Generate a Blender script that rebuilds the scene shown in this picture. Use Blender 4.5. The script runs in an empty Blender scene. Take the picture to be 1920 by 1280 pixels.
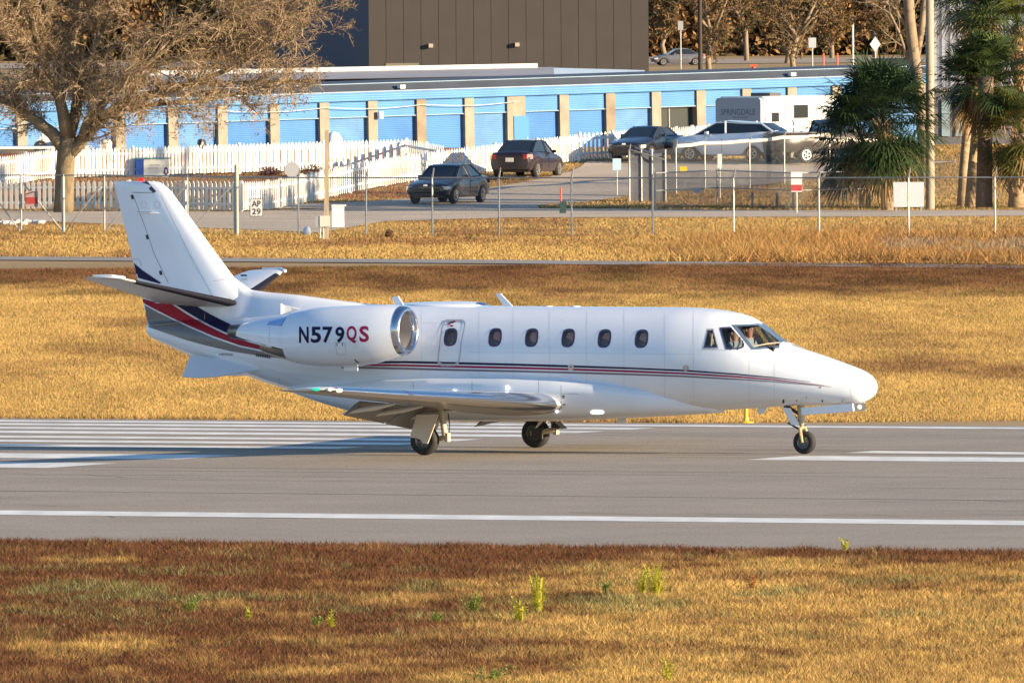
import bpy, bmesh, math, random
import numpy as np
from mathutils import Vector, Matrix
from mathutils.bvhtree import BVHTree
random.seed(7); rng = np.random.default_rng(7)
scene = bpy.context.scene
COL = scene.collection
# ------------------------------------------------------------------ camera
FPX, CAMH, YHOR, ROLL = 30000.0, 8.87, -59.0, 0.007          # long lens from a spectator stand
pit = math.atan((640 - YHOR) / FPX)
cF = Vector((0, math.cos(pit), -math.sin(pit))); cU0 = Vector((0, math.sin(pit), math.cos(pit)))
cR = Vector((1, 0, 0)) * math.cos(ROLL) - cU0 * math.sin(ROLL); cU = cU0 * math.cos(ROLL) + Vector((1, 0, 0)) * math.sin(ROLL)
cC = Vector((0, 0, CAMH))
cam = bpy.data.cameras.new('camera'); cam.sensor_width = 36; cam.lens = FPX / 1920 * 36
cam.clip_start = 1; cam.clip_end = 20000
camo = bpy.data.objects.new('camera', cam); COL.objects.link(camo)
camo.matrix_world = Matrix(((cR.x, cU.x, -cF.x, cC.x), (cR.y, cU.y, -cF.y, cC.y), (cR.z, cU.z, -cF.z, cC.z), (0, 0, 0, 1)))
scene.camera = camo
# ------------------------------------------------------------------ sky, sun, exposure
SUN_EL, SUN_AZ = math.radians(11.5), math.radians(24.5)      # low sun straight down the runway
sd = Vector((math.cos(SUN_AZ) * math.cos(SUN_EL), -math.sin(SUN_AZ) * math.cos(SUN_EL), math.sin(SUN_EL)))
world = bpy.data.worlds.new('World'); scene.world = world; world.use_nodes = True
wn = world.node_tree.nodes; bg = wn['Background']
sky = wn.new('ShaderNodeTexSky'); sky.sky_type = 'NISHITA'; sky.sun_disc = False
sky.sun_elevation = SUN_EL; sky.sun_rotation = math.atan2(sd.x, sd.y); sky.dust_density = .2; sky.ozone_density = 3.5
world.node_tree.links.new(sky.outputs[0], bg.inputs[0]); bg.inputs[1].default_value = 0.082
sun = bpy.data.lights.new('sun', 'SUN'); sun.energy = 4.6; sun.angle = math.radians(.5); sun.color = (1, .78, .50)
suno = bpy.data.objects.new('sun', sun); COL.objects.link(suno); suno.rotation_euler = sd.to_track_quat('Z', 'Y').to_euler()
vs = scene.view_settings; vs.view_transform = 'Standard'; vs.look = 'None'; vs.exposure = 1.62; vs.gamma = 1; vs.use_curve_mapping = False
scene.cycles.max_bounces = 6; scene.cycles.transparent_max_bounces = 24
# ------------------------------------------------------------------ measuring helpers
def ray(px, py): return cF * FPX + cR * (px - 960) - cU * (py - 640)
TP = [(-100, 0), (592, 0), (606, .2), (620, .65), (634, 1.3), (660, 1.45), (690, .9), (720, .4), (9000, .4)]
def terr(y):
    for (a, za), (b, zb) in zip(TP, TP[1:]):
        if y <= b: return za + (zb - za) * (y - a) / (b - a)
    return .4
def G(px, py, z=0.0):
    d = ray(px, py); t = (z - CAMH) / d.z; return cC + d * t
def GT(px, py):
    d = ray(px, py)
    lo, hi = 100 / d.y, 4000 / d.y
    t = lo; st = 2.0 / d.y
    while t < hi:
        p = cC + d * t
        if p.z <= terr(p.y): break
        t += st
    a, b = t - st, t
    for _ in range(20):
        m = (a + b) / 2; p = cC + d * m
        if p.z <= terr(p.y): b = m
        else: a = m
    return cC + d * b
def atY(px, py, Y):
    d = ray(px, py); return cC + d * (Y / d.y)
def sc_at(Y): return FPX / Y                    # pixels per metre at a distance
# ------------------------------------------------------------------ mesh builder
class MB:
    def __init__(s): s.v = []; s.f = []
    def add(s, vs, fs):
        o = len(s.v); s.v += [tuple(p) for p in vs]; s.f += [tuple(i + o for i in f) for f in fs]; return s
    def box(s, c, d, rot=None, taper=1.0):
        x, y, z = d[0] / 2, d[1] / 2, d[2] / 2
        vs = [Vector((sx * x * (taper if sz > 0 else 1), sy * y * (taper if sz > 0 else 1), sz * z)) for sz in (-1, 1) for sx, sy in ((-1, -1), (1, -1), (1, 1), (-1, 1))]
        if rot is not None: vs = [rot @ p for p in vs]
        c = Vector(c)
        return s.add([p + c for p in vs], [(3, 2, 1, 0), (4, 5, 6, 7), (0, 1, 5, 4), (1, 2, 6, 5), (2, 3, 7, 6), (3, 0, 4, 7)])
    def bar(s, a, b, w, h):
        a, b = Vector(a), Vector(b); d = b - a
        return s.box((a + b) / 2, (w, h, d.length), d.to_track_quat('Z', 'Y').to_matrix())
    def tube(s, pts, rad, n=8, cap=True):
        pts = [Vector(p) for p in pts]; rings = []; ref = None
        if not isinstance(rad, (list, tuple)): rad = [rad] * len(pts)
        for i, p in enumerate(pts):
            t = (pts[min(i + 1, len(pts) - 1)] - pts[max(i - 1, 0)]).normalized()
            if ref is None: ref = t.orthogonal().normalized()
            ref = (ref - t * ref.dot(t))
            ref = ref.normalized() if ref.length > 1e-6 else t.orthogonal().normalized()
            b = t.cross(ref)
            rings.append([p + (ref * math.cos(k * 2 * math.pi / n) + b * math.sin(k * 2 * math.pi / n)) * rad[i] for k in range(n)])
        return s.loft(rings, cap)
    def loft(s, rings, cap=True, closed=True):
        n = len(rings[0]); vs = [p for r in rings for p in r]; fs = []
        for i in range(len(rings) - 1):
            for k in range(n if closed else n - 1):
                k2 = (k + 1) % n; fs.append((i * n + k, i * n + k2, (i + 1) * n + k2, (i + 1) * n + k))
        if cap and closed: fs += [tuple(range(n - 1, -1, -1)), tuple(range((len(rings) - 1) * n, len(rings) * n))]
        return s.add(vs, fs)
    def lathe(s, prof, c, axis, n=20, cap=False):      # prof: (along, radius)
        ax = Vector(axis).normalized(); r = ax.orthogonal().normalized(); b = ax.cross(r); c = Vector(c)
        return s.loft([[c + ax * h + (r * math.cos(k * 2 * math.pi / n) + b * math.sin(k * 2 * math.pi / n)) * max(q, 1e-4) for k in range(n)] for h, q in prof], cap)
    def prism(s, poly, off):                            # polygon of 3d points, thickened by off
        n = len(poly); off = Vector(off); p = [Vector(q) for q in poly]
        return s.add(p + [q + off for q in p], [tuple(range(n)), tuple(range(2 * n - 1, n - 1, -1))] + [(i, i + n, (i + 1) % n + n, (i + 1) % n) for i in range(n)])
    def ball(s, c, r, n=10, m=6):
        c = Vector(c); r = Vector(r) if hasattr(r, '__len__') else Vector((r, r, r))
        return s.loft([[c + Vector((r.x * math.sin(a) * math.cos(k * 2 * math.pi / n), r.y * math.sin(a) * math.sin(k * 2 * math.pi / n), r.z * math.cos(a))) for k in range(n)] for a in [max(.02, min(math.pi - .02, math.pi * j / m)) for j in range(m + 1)]])
    def build(s, name, mat, parent=None, smooth=False, fix=True, **k):
        me = bpy.data.meshes.new(name); me.from_pydata(s.v, [], s.f)
        if fix:
            bm = bmesh.new(); bm.from_mesh(me); bmesh.ops.recalc_face_normals(bm, faces=bm.faces); bm.to_mesh(me); bm.free()
        return link(name, me, mat, parent, smooth, **k)
def link(name, me, mat, parent=None, smooth=False, **k):
    if mat is not None: me.materials.append(mat)
    if smooth:
        me.polygons.foreach_set('use_smooth', [True] * len(me.polygons))
        if smooth != 'all': 
            try: me.set_sharp_from_angle(angle=math.radians(40))
            except Exception: pass
    o = bpy.data.objects.new(name, me); COL.objects.link(o)
    if parent is not None: o.parent = parent
    for a, b in k.items(): o[a] = b
    return o
def thing(name, label, cat, loc=(0, 0, 0), rz=0, group=None):
    o = bpy.data.objects.new(name, None); COL.objects.link(o); o.location = loc; o.rotation_euler = (0, 0, rz)
    o['label'] = label; o['category'] = cat
    if group: o['group'] = group
    return o
def tag(o, label, cat, group=None):
    o['label'] = label; o['category'] = cat
    if group: o['group'] = group
    return o
def copy_tree(o, parent=None):
    c = o.copy(); COL.objects.link(c); c.parent = parent
    for ch in list(o.children): copy_tree(ch, c)
    return c
# ------------------------------------------------------------------ materials
MATS = {}
def M(name, col=(.5, .5, .5), rough=.6, metal=0.0, var=0.0, scale=3.0, coat=0.0, bump=0.0, bscale=30.0, col2=None, emit=None, stretch=None, spec=.5, detail=4):
    if name in MATS: return MATS[name]
    m = bpy.data.materials.new(name); m.use_nodes = True; nt = m.node_tree; b = nt.nodes['Principled BSDF']; MATS[name] = m
    b.inputs['Base Color'].default_value = (*col, 1); b.inputs['Roughness'].default_value = rough; b.inputs['Metallic'].default_value = metal
    b.inputs['Coat Weight'].default_value = coat; b.inputs['Coat Roughness'].default_value = .06; b.inputs['Specular IOR Level'].default_value = spec
    tc = nt.nodes.new('ShaderNodeTexCoord'); src = tc.outputs['Object']
    if stretch:
        mp = nt.nodes.new('ShaderNodeMapping'); mp.inputs['Scale'].default_value = stretch; nt.links.new(src, mp.inputs[0]); src = mp.outputs[0]
    if var or col2:
        n = nt.nodes.new('ShaderNodeTexNoise'); n.inputs['Scale'].default_value = scale; n.inputs['Detail'].default_value = detail; nt.links.new(src, n.inputs['Vector'])
        r = nt.nodes.new('ShaderNodeValToRGB'); r.color_ramp.elements[0].position = .35; r.color_ramp.elements[1].position = .65
        c2 = col2 or tuple(c * (1 - var) for c in col)
        r.color_ramp.elements[0].color = (*c2, 1); r.color_ramp.elements[1].color = (*col, 1)
        nt.links.new(n.outputs[0], r.inputs[0]); nt.links.new(r.outputs[0], b.inputs['Base Color'])
    if bump:
        n2 = nt.nodes.new('ShaderNodeTexNoise'); n2.inputs['Scale'].default_value = bscale; n2.inputs['Detail'].default_value = 5; nt.links.new(src, n2.inputs['Vector'])
        bp = nt.nodes.new('ShaderNodeBump'); bp.inputs['Strength'].default_value = bump; bp.inputs['Distance'].default_value = .02
        nt.links.new(n2.outputs[0], bp.inputs['Height']); nt.links.new(bp.outputs[0], b.inputs['Normal'])
    if emit:
        b.inputs['Emission Color'].default_value = (*emit[0], 1); b.inputs['Emission Strength'].default_value = emit[1]
    return m
def Mattr(name, rough=.8, trans=.0):        # colour stored per leaf / blade
    m = bpy.data.materials.new(name); m.use_nodes = True; nt = m.node_tree; b = nt.nodes['Principled BSDF']; MATS[name] = m
    a = nt.nodes.new('ShaderNodeAttribute'); a.attribute_name = 'Col'; nt.links.new(a.outputs['Color'], b.inputs['Base Color']); b.inputs['Roughness'].default_value = rough
    b.inputs['Specular IOR Level'].default_value = .2
    if trans:
        t = nt.nodes.new('ShaderNodeBsdfTranslucent'); nt.links.new(a.outputs['Color'], t.inputs[0]); mx = nt.nodes.new('ShaderNodeMixShader'); mx.inputs[0].default_value = trans
        nt.links.new(b.outputs[0], mx.inputs[1]); nt.links.new(t.outputs[0], mx.inputs[2]); nt.links.new(mx.outputs[0], nt.nodes['Material Output'].inputs[0])
    return m
def Mglass(name, tint, mixf=.75, rough=.02):
    m = bpy.data.materials.new(name); m.use_nodes = True; nt = m.node_tree; MATS[name] = m
    nt.nodes.remove(nt.nodes['Principled BSDF'])
    t = nt.nodes.new('ShaderNodeBsdfTransparent'); t.inputs[0].default_value = (*tint, 1); g = nt.nodes.new('ShaderNodeBsdfGlossy'); g.inputs['Roughness'].default_value = rough
    lw = nt.nodes.new('ShaderNodeLayerWeight'); lw.inputs[0].default_value = .5; pw = nt.nodes.new('ShaderNodeMath'); pw.operation = 'POWER'; pw.inputs[1].default_value = 5; nt.links.new(lw.outputs['Facing'], pw.inputs[0]); f = nt.nodes.new('ShaderNodeMapRange'); f.inputs[3].default_value = .045; f.inputs[4].default_value = .95; nt.links.new(pw.outputs[0], f.inputs[0]); mx = nt.nodes.new('ShaderNodeMixShader')
    nt.links.new(f.outputs[0], mx.inputs[0]); nt.links.new(t.outputs[0], mx.inputs[1]); nt.links.new(g.outputs[0], mx.inputs[2]); nt.links.new(mx.outputs[0], nt.nodes['Material Output'].inputs[0])
    return m
def colour_mesh(name, V, Fc, C, mat, parent=None, **k):      # V (n,3), Fc (m,q) faces, C (n,3) vertex colours
    V = np.asarray(V, np.float32); Fc = np.asarray(Fc, np.int32); me = bpy.data.meshes.new(name); q = Fc.shape[1]
    me.vertices.add(len(V)); me.vertices.foreach_set('co', V.ravel()); me.loops.add(Fc.size); me.loops.foreach_set('vertex_index', Fc.ravel())
    me.polygons.add(len(Fc)); me.polygons.foreach_set('loop_start', np.arange(0, Fc.size, q, dtype=np.int32)); me.polygons.foreach_set('loop_total', np.full(len(Fc), q, np.int32))
    me.update(calc_edges=True)
    a = me.color_attributes.new('Col', 'FLOAT_COLOR', 'POINT'); a.data.foreach_set('color', np.concatenate([np.asarray(C, np.float32), np.ones((len(V), 1), np.float32)], 1).ravel())
    return link(name, me, mat, parent, **k)
white = M('white_paint', (.78, .825, .90), .22, coat=.6, var=.04, scale=1.2)
asphalt = M('asphalt', (.305, .26, .212), .85, col2=(.262, .222, .18), scale=.35, bump=.5, bscale=40, detail=8)
def speckle(m, sx, sy, amt):           # coarse aggregate and paver drag marks
    nt = m.node_tree; b = nt.nodes['Principled BSDF']; src = b.inputs['Base Color'].links[0].from_socket
    tc = nt.nodes.new('ShaderNodeTexCoord'); mp = nt.nodes.new('ShaderNodeMapping'); mp.inputs['Scale'].default_value = (sx, sy, 1); nt.links.new(tc.outputs['Object'], mp.inputs[0])
    n = nt.nodes.new('ShaderNodeTexNoise'); n.inputs['Scale'].default_value = 1; n.inputs['Detail'].default_value = 3; nt.links.new(mp.outputs[0], n.inputs['Vector'])
    mr = nt.nodes.new('ShaderNodeMapRange'); mr.inputs[1].default_value = .3; mr.inputs[2].default_value = .7; mr.inputs[3].default_value = 1 - amt; mr.inputs[4].default_value = 1 + amt; nt.links.new(n.outputs[0], mr.inputs[0])
    mx = nt.nodes.new('ShaderNodeMix'); mx.data_type = 'RGBA'; mx.blend_type = 'MULTIPLY'; mx.inputs[0].default_value = 1; nt.links.new(src, mx.inputs[6]); nt.links.new(mr.outputs[0], mx.inputs[7]); nt.links.new(mx.outputs[2], b.inputs['Base Color'])
speckle(asphalt, 34, 1.1, .13)
marking = M('marking_paint', (.78, .78, .76), .7, var=.22, scale=1.6, detail=10, stretch=(1, .25, 1))
galv = M('galvanised_steel', (.42, .43, .43), .5, .6, var=.15)
dark = M('black_rubber', (.02, .02, .021), .75, var=.2)
chrome = M('polished_metal', (.66, .66, .69), .16, 1.0)
concrete = M('concrete_block', (.27, .245, .205), .9, var=.25, scale=1.5, bump=.4)
# ================================================================== the ground
A_YAW = math.radians(26.6)
fu = Vector((math.cos(A_YAW), -math.sin(A_YAW), 0)); lv = Vector((math.sin(A_YAW), math.cos(A_YAW), 0))
O = G(901.5, 846)
def RW(u, v, z=0.0): return O + fu * u + lv * v + Vector((0, 0, z))     # along / across the runway
soil = M('dry_soil', (.34, .22, .08), .95, col2=(.25, .15, .055), scale=.05, bump=.8, bscale=8, detail=10)
m = MB(); ys = [-200, 0, 100, 200, 300, 400, 500, 592, 599, 606, 613, 620, 627, 634, 647, 660, 675, 690, 705, 720, 900, 1500, 3000, 9000]
m.loft([[(x, y, terr(y) - .02) for x in (-4000, -1000, -300, -60, 0, 60, 300, 1000, 4000)] for y in ys], closed=False)
m.build('ground', soil, kind='structure')
def sheet(name, pts, mat, z, **k):
    return MB().add([(p.x, p.y, z) for p in pts], [tuple(range(len(pts)))]).build(name, mat, **k)
rw = sheet('runway', [RW(-400, -43.4), RW(400, -43.4), RW(400, 17.3), RW(-400, 17.3)], asphalt, 0, kind='structure')
def mark(u0, u1, v0, v1, name='painted_stripe', mt=marking, z=.004):
    return sheet(name, [RW(u0, v0), RW(u1, v0), RW(u1, v1), RW(u0, v1)], mt, z, parent=rw)
mark(-399, 399, 15.1, 16.1, 'edge_line'); mark(-399, 399, -32.6, -30.7, 'edge_line')
tarred = M('tar_seam', (.05, .045, .05), .8)
for a, b in ((14.2, 13.05), (11.94, 10.73), (9.6, 8.3), (6.75, 5.6), (4.35, 3.2), (1.85, .72), (-3.1, -5.65), (-7.9, -10.6)):
    mark(-49, -3.35, b, a)
mark(7.0, 26, -3.35, -1.0, 'runway_number_stroke'); mark(7.05, 26, .75, 1.95, 'runway_number_stroke')
mark(-60, 90, .17, .23, 'pavement_seam', tarred); mark(-60, 90, -11.53, -11.47, 'pavement_seam', tarred); mark(-60, 90, 11.0, 11.05, 'pavement_seam', tarred); mark(-60, 90, -22.04, -21.96, 'pavement_seam', tarred)
rubber = M('rubber_streak', (.20, .172, .142), .85, col2=(.255, .217, .175), scale=.6, detail=8, stretch=(1, .2, 1)); crackm = M('crack_sealer', (.10, .09, .085), .8)
random.seed(12)
for i in range(26):
    v = random.choice((random.gauss(-2.3, .7), random.gauss(2.3, .7), random.uniform(-12, 10), random.uniform(-29, -8))); u = random.uniform(-16, 22); l = random.uniform(6, 22); w = random.uniform(.12, .34); dr = random.uniform(-.2, .2)
    sheet('tyre_mark', [RW(u, v), RW(u + l * .3, v - w / 2), RW(u + l * .7, v - w / 2 + dr * .5), RW(u + l, v + dr), RW(u + l * .7, v + w / 2 + dr * .5), RW(u + l * .3, v + w / 2)], rubber, .002 + .00005 * i, parent=rw)
for i in range(9):
    u, v = random.uniform(-14, 24), random.uniform(-42, -8); P = [(u, v)]
    for k in range(12): u += random.uniform(.2, 1.2); v += random.gauss(0, .5); P.append((u, v))
    MB().loft([[tuple(RW(a, b - .025, .0032)) for a, b in P], [tuple(RW(a, b + .025, .0032)) for a, b in P]], closed=False).build('sealed_crack', crackm, rw)
# service road and back road
lane = M('weathered_lane', (.27, .245, .225), .9, var=.2, scale=.3)
L = [G(x, y) for x, y in ((-300, 478), (0, 481), (480, 484), (960, 487.5), (1500, 493), (1920, 497), (2300, 500))]
N = [G(x, y) for x, y in ((-300, 485), (0, 487.5), (480, 491), (960, 494.5), (1500, 499.5), (1920, 503.5), (2300, 507))]
MB().loft([[(p.x, p.y, .006) for p in L], [(p.x, p.y, .006) for p in N]], closed=False).build('service_road', lane, kind='structure')
sand = M('pale_sandy_road', (.56, .455, .35), .95, var=.22, scale=.25)
L = [G(x, y) for x, y in ((-300, 394), (0, 396), (450, 397), (600, 392), (960, 391), (1400, 394), (1920, 394), (2300, 395))]
N = [G(x, y) for x, y in ((-300, 410), (0, 412), (330, 425), (600, 436), (720, 415), (960, 408), (1400, 407), (1920, 405))]
MB().loft([[(p.x, p.y, .006) for p in L], [(p.x, p.y, .006) for p in N]], closed=False).build('back_road', sand, kind='structure')
rows = [(391, 430, 1010), (385, 500, 1010), (378, 690, 1110), (368, 830, 1178), (356, 900, 1300), (345, 965, 1450), (334, 1020, 1530), (322, 1070, 1600), (312, 1090, 1700), (303, 1100, 1800)]
m = MB(); R_ = []
for y, a, b in rows:
    R_.append([(p.x, p.y, terr(p.y) + .012) for p in [GT(a + (b - a) * k / 12, y) for k in range(13)]])
m.loft(R_, closed=False).build('driveway', M('driveway_asphalt', (.50, .405, .31), .9, var=.2, scale=.3), kind='structure')
# ---- grass: real blades, coloured in the patches the dead turf has
grass_m = Mattr('dry_grass', .85, .25)
def fbm(x, y, sx, sy, seed):
    r = np.random.default_rng(seed); out = np.zeros_like(x); amp = 1; tot = 0
    for o in range(4):
        k = 2 ** o
        T = r.random((64, 64)); xx = x / sx * k; yy = y / sy * k; xi = np.floor(xx).astype(int); yi = np.floor(yy).astype(int); fx = xx - xi; fy = yy - yi
        fx = fx * fx * (3 - 2 * fx); fy = fy * fy * (3 - 2 * fy)
        v = T[xi % 64, yi % 64] * (1 - fx) * (1 - fy) + T[(xi + 1) % 64, yi % 64] * fx * (1 - fy) + T[xi % 64, (yi + 1) % 64] * (1 - fx) * fy + T[(xi + 1) % 64, (yi + 1) % 64] * fx * fy
        out += amp * v; tot += amp; amp *= .55
    return out / tot
STRAW = np.array([.46, .30, .10]); RUST = np.array([.125, .055, .026]); GOLD = np.array([.43, .285, .10]); GREEN = np.array([.14, .14, .03]); BROWN = np.array([.24, .135, .06])
def blades(name, X, Y, Hh, Wd, C, label_kind='stuff'):
    n = len(X); a = rng.random(n) * 2 * np.pi; le = rng.normal(0, .8, (n, 2)) * Hh[:, None]
    Z = np.array([terr(y) for y in Y]) if Y.max() > 592 else np.zeros(n)
    dx, dy = np.cos(a) * Wd / 2, np.sin(a) * Wd / 2
    V = np.empty((n, 3, 3)); V[:, 0] = np.stack([X - dx, Y - dy, Z - .02], 1); V[:, 1] = np.stack([X + dx, Y + dy, Z - .02], 1); V[:, 2] = np.stack([X + le[:, 0], Y + le[:, 1], Z + Hh], 1)
    Cc = np.repeat(C[:, None], 3, 1); 
    return colour_mesh(name, V.reshape(-1, 3), np.arange(3 * n).reshape(-1, 3), Cc.reshape(-1, 3), grass_m, kind=label_kind)
def lerp(a, b, t): return a + (b - a) * np.clip(t, 0, 1)[:, None]
def scatter(n, y0, y1, ext=1.06):
    Y = rng.random(n) * (y1 - y0) + y0; X = (rng.random(n) * 2 - 1) * Y * (960 / FPX) * ext; return X, Y
def rv(X, Y): d0 = X - O.x; d1 = Y - O.y; return d0 * lv.x + d1 * lv.y, d0 * fu.x + d1 * fu.y
# foreground verge
X, Y = scatter(600000, 190, 252); V_, U_ = rv(X, Y); k = V_ < -43.3 + fbm(X, Y, .6, .6, 3) * .5 - .35; X, Y, V_, U_ = X[k], Y[k], V_[k], U_[k]
pt = .55 * fbm(X, Y, 3.0, 6, 11) + .45 * fbm(X, Y, 1.0, 2.4, 19); fine = fbm(X, Y, .5, 1.2, 12); d = -43.4 - V_
right = np.clip((X + 2.0) / 4.0, 0, 1); t = (pt - .5) * 3.6 + (right - .5) * .7 + right * np.clip((d - 10) / 6, 0, 1) * .5 + (fine - .5) * 1.3 - np.exp(-d / 5.0) * .9 + .12
C = lerp(np.tile(RUST, (len(X), 1)), STRAW, t); C = lerp(C, BROWN, (fbm(X, Y, 1.1, 2.2, 14) - .5) * 2.2)
g = fbm(X, Y, 1.3, 2.5, 15); gz = np.exp(-((d - 17) / 7) ** 2) * 1.0 + .25; isg = (rng.random(len(X)) < np.clip((g - .57) * 3, 0, .4) * gz)
C[isg] = GREEN * .9 + rng.random((isg.sum(), 1)) * .08
C *= (.45 + rng.random((len(X), 1)) * 1.0) * (.65 + .7 * fbm(X, Y, .35, .9, 16))[:, None]
Hh = (.03 + rng.random(len(X)) * .065) * (1 + (fine - .4) * 1.2) * np.where(isg, 1.3, 1); blades('verge_grass', X, Y, Hh, .012 + rng.random(len(X)) * .014, C)
# infield beyond the runway
X, Y = scatter(1000000, 312, 478); V_, U_ = rv(X, Y); k = V_ > 17.35 + fbm(X, Y, .7, .7, 5) * .5 - .2; X, Y, V_, U_ = X[k], Y[k], V_[k], U_[k]
dv = V_ - 17.3; pt = fbm(X, Y, 4.5, 22, 21); fine = fbm(X, Y, 1.0, 4.0, 22)
t = .98 + (pt - .5) * 2.6 + (fine - .5) * .8 - np.clip((V_ - 118) / 26, 0, 1) * 1.15 - np.exp(-dv / 1.2) * .7
C = lerp(np.tile(BROWN * .8, (len(X), 1)), GOLD, t); C = lerp(C, RUST, np.clip((V_ - 128) / 25, 0, 1) * (.35 + fbm(X, Y, 6, 20, 25)) * .8)
g = fbm(X, Y, 3, 10, 23); isg = rng.random(len(X)) < np.clip((g - .62) * 3, 0, .5); C[isg] = C[isg] * .6 + GREEN * .4; C *= (.86 + rng.random((len(X), 1)) * .28) * (.72 + .56 * fbm(X, Y, 1.2, 7, 26))[:, None]; bandf = np.clip((V_ - 112) / 20, 0, 1); C *= (1 - bandf * .5 * np.clip((fbm(X, Y, 1.6, 9, 27) - .42) * 4, 0, 1))[:, None]
Hh = (.02 + rng.random(len(X)) * .04) * (.3 + fine * 1.4) + np.exp(-dv / .8) * .09; blades('infield_grass', X, Y, Hh, .012 + rng.random(len(X)) * .014, C)
# strip up to the perimeter fence, bank of taller grass at the right
X, Y = scatter(300000, 455, 585); V_, U_ = rv(X, Y)
py = (YHOR + CAMH * FPX / Y) - ROLL * (X / Y * FPX); pxx = 960 + X / Y * FPX
rd = np.interp(pxx, [0, 960, 1920], [481, 487.5, 497]); br = np.interp(pxx, [-100, 0, 330, 600, 720, 960, 1400, 2000], [411, 412, 425, 437, 415, 408.5, 407.5, 405])
k = (py < rd - .5) & (py > br + 1); X, Y, pxx, py = X[k], Y[k], pxx[k], py[k]
fine = fbm(X, Y, 1.0, 5.0, 31); pt = fbm(X, Y, 6, 20, 32); tall = np.clip((pxx - 1150) / 250, 0, 1) * ((py > 447) & (py < 492))
C = lerp(np.tile(BROWN, (len(X), 1)), GOLD, .75 + (pt - .5) * 2 + (fine - .5) * 1.2); C = lerp(C, np.array([.34, .185, .065]), tall * fbm(X, Y, .7, 6, 34) * 1.5)
gy = np.clip((pxx - 1620) / 60, 0, 1) * ((py > 452) & (py < 486)); C = lerp(C, np.array([.27, .20, .13]), gy * (fbm(X, Y, 1, 9, 35) > .52) * .8)
C *= (.7 + rng.random((len(X), 1)) * .6); Hh = .03 + rng.random(len(X)) * .055 + tall * rng.random(len(X)) * .5 * (fbm(X, Y, .5, 2, 36) > .42) * (1 - .6 * gy)
blades('fence_line_grass', X, Y, Hh, .025 + rng.random(len(X)) * .03, C)
# turf behind the back road
X, Y = scatter(160000, 578, 664); pyt = np.array([640 - FPX * 0] * len(X))
zt = np.array([terr(y) for y in Y]); py = YHOR + (CAMH - zt) * FPX / Y - ROLL * (X / Y * FPX); pxx = 960 + X / Y * FPX
row_y = np.array([r[0] for r in rows][::-1]); a_ = np.interp(py, row_y, np.array([r[1] for r in rows][::-1])); b_ = np.interp(py, row_y, np.array([r[2] for r in rows][::-1]))
k = (py < np.interp(pxx, [0, 450, 600, 960, 1400, 2000], [395, 396, 391, 390, 393, 393])) & ~((pxx > a_) & (pxx < b_) & (py > 302) & (py < 392)); X, Y, pxx, py = X[k], Y[k], pxx[k], py[k]
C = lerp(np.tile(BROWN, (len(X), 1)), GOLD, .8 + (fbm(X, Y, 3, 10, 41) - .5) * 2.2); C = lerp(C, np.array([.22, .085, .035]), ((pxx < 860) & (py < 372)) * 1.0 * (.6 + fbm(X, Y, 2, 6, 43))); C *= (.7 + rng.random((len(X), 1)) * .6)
isg = rng.random(len(X)) < np.clip(1 - np.abs(py - 389) / 4, 0, .6) * (pxx > 1000); C[isg] = GREEN * .7
blades('roadside_turf', X, Y, .03 + rng.random(len(X)) * .06, .025 + rng.random(len(X)) * .02, C)
# ---- weeds in the verge: countable plants
weed_m = Mattr('weed_leaf', .7, .3)
def weed(px, py, h, w, n, col, label):
    h *= 1.15; w *= 1.25; n = int(n * 1.3)
    p = G(px, py); V = []; Fq = []; C = []
    for i in range(n):
        a = random.random() * 6.283; lean = random.random() * w; b = Vector((math.cos(a), math.sin(a), 0)); hh = h * (.5 + random.random() * .5); o = b * random.random() * w * .35
        st = [o + b * lean * t * t + Vector((0, 0, hh * t)) for t in (0, .4, .75, 1)]; side = Vector((-b.y, b.x, 0)) * .008
        for q in range(3):
            c = len(V); V += [st[q] - side, st[q] + side, st[q + 1] + side * .6, st[q + 1] - side * .6]; Fq.append((c, c + 1, c + 2, c + 3)); C += [np.array(col) * .8] * 4
        for q in range(12):
            t = .2 + random.random() * .8; s0 = o + b * lean * t * t + Vector((0, 0, hh * t)); a2 = random.random() * 6.283; l = (.05 + .05 * random.random()) * (1.2 - t * .6)
            dv_ = Vector((math.cos(a2), math.sin(a2), .5)) * l; sd_ = Vector((-math.sin(a2), math.cos(a2), 0)) * .014; c = len(V)
            V += [s0, s0 + dv_ * .5 + sd_, s0 + dv_, s0 + dv_ * .5 - sd_]; Fq.append((c, c + 1, c + 2, c + 3)); C += [np.array(col) * (.7 + .6 * random.random())] * 4
    o = colour_mesh('weed', [tuple(v) for v in V], Fq, C, weed_m); o.location = p; tag(o, label, 'weed', 'green weeds in the near verge')
YG, DG = (.50, .48, .06), (.26, .32, .07)
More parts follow.
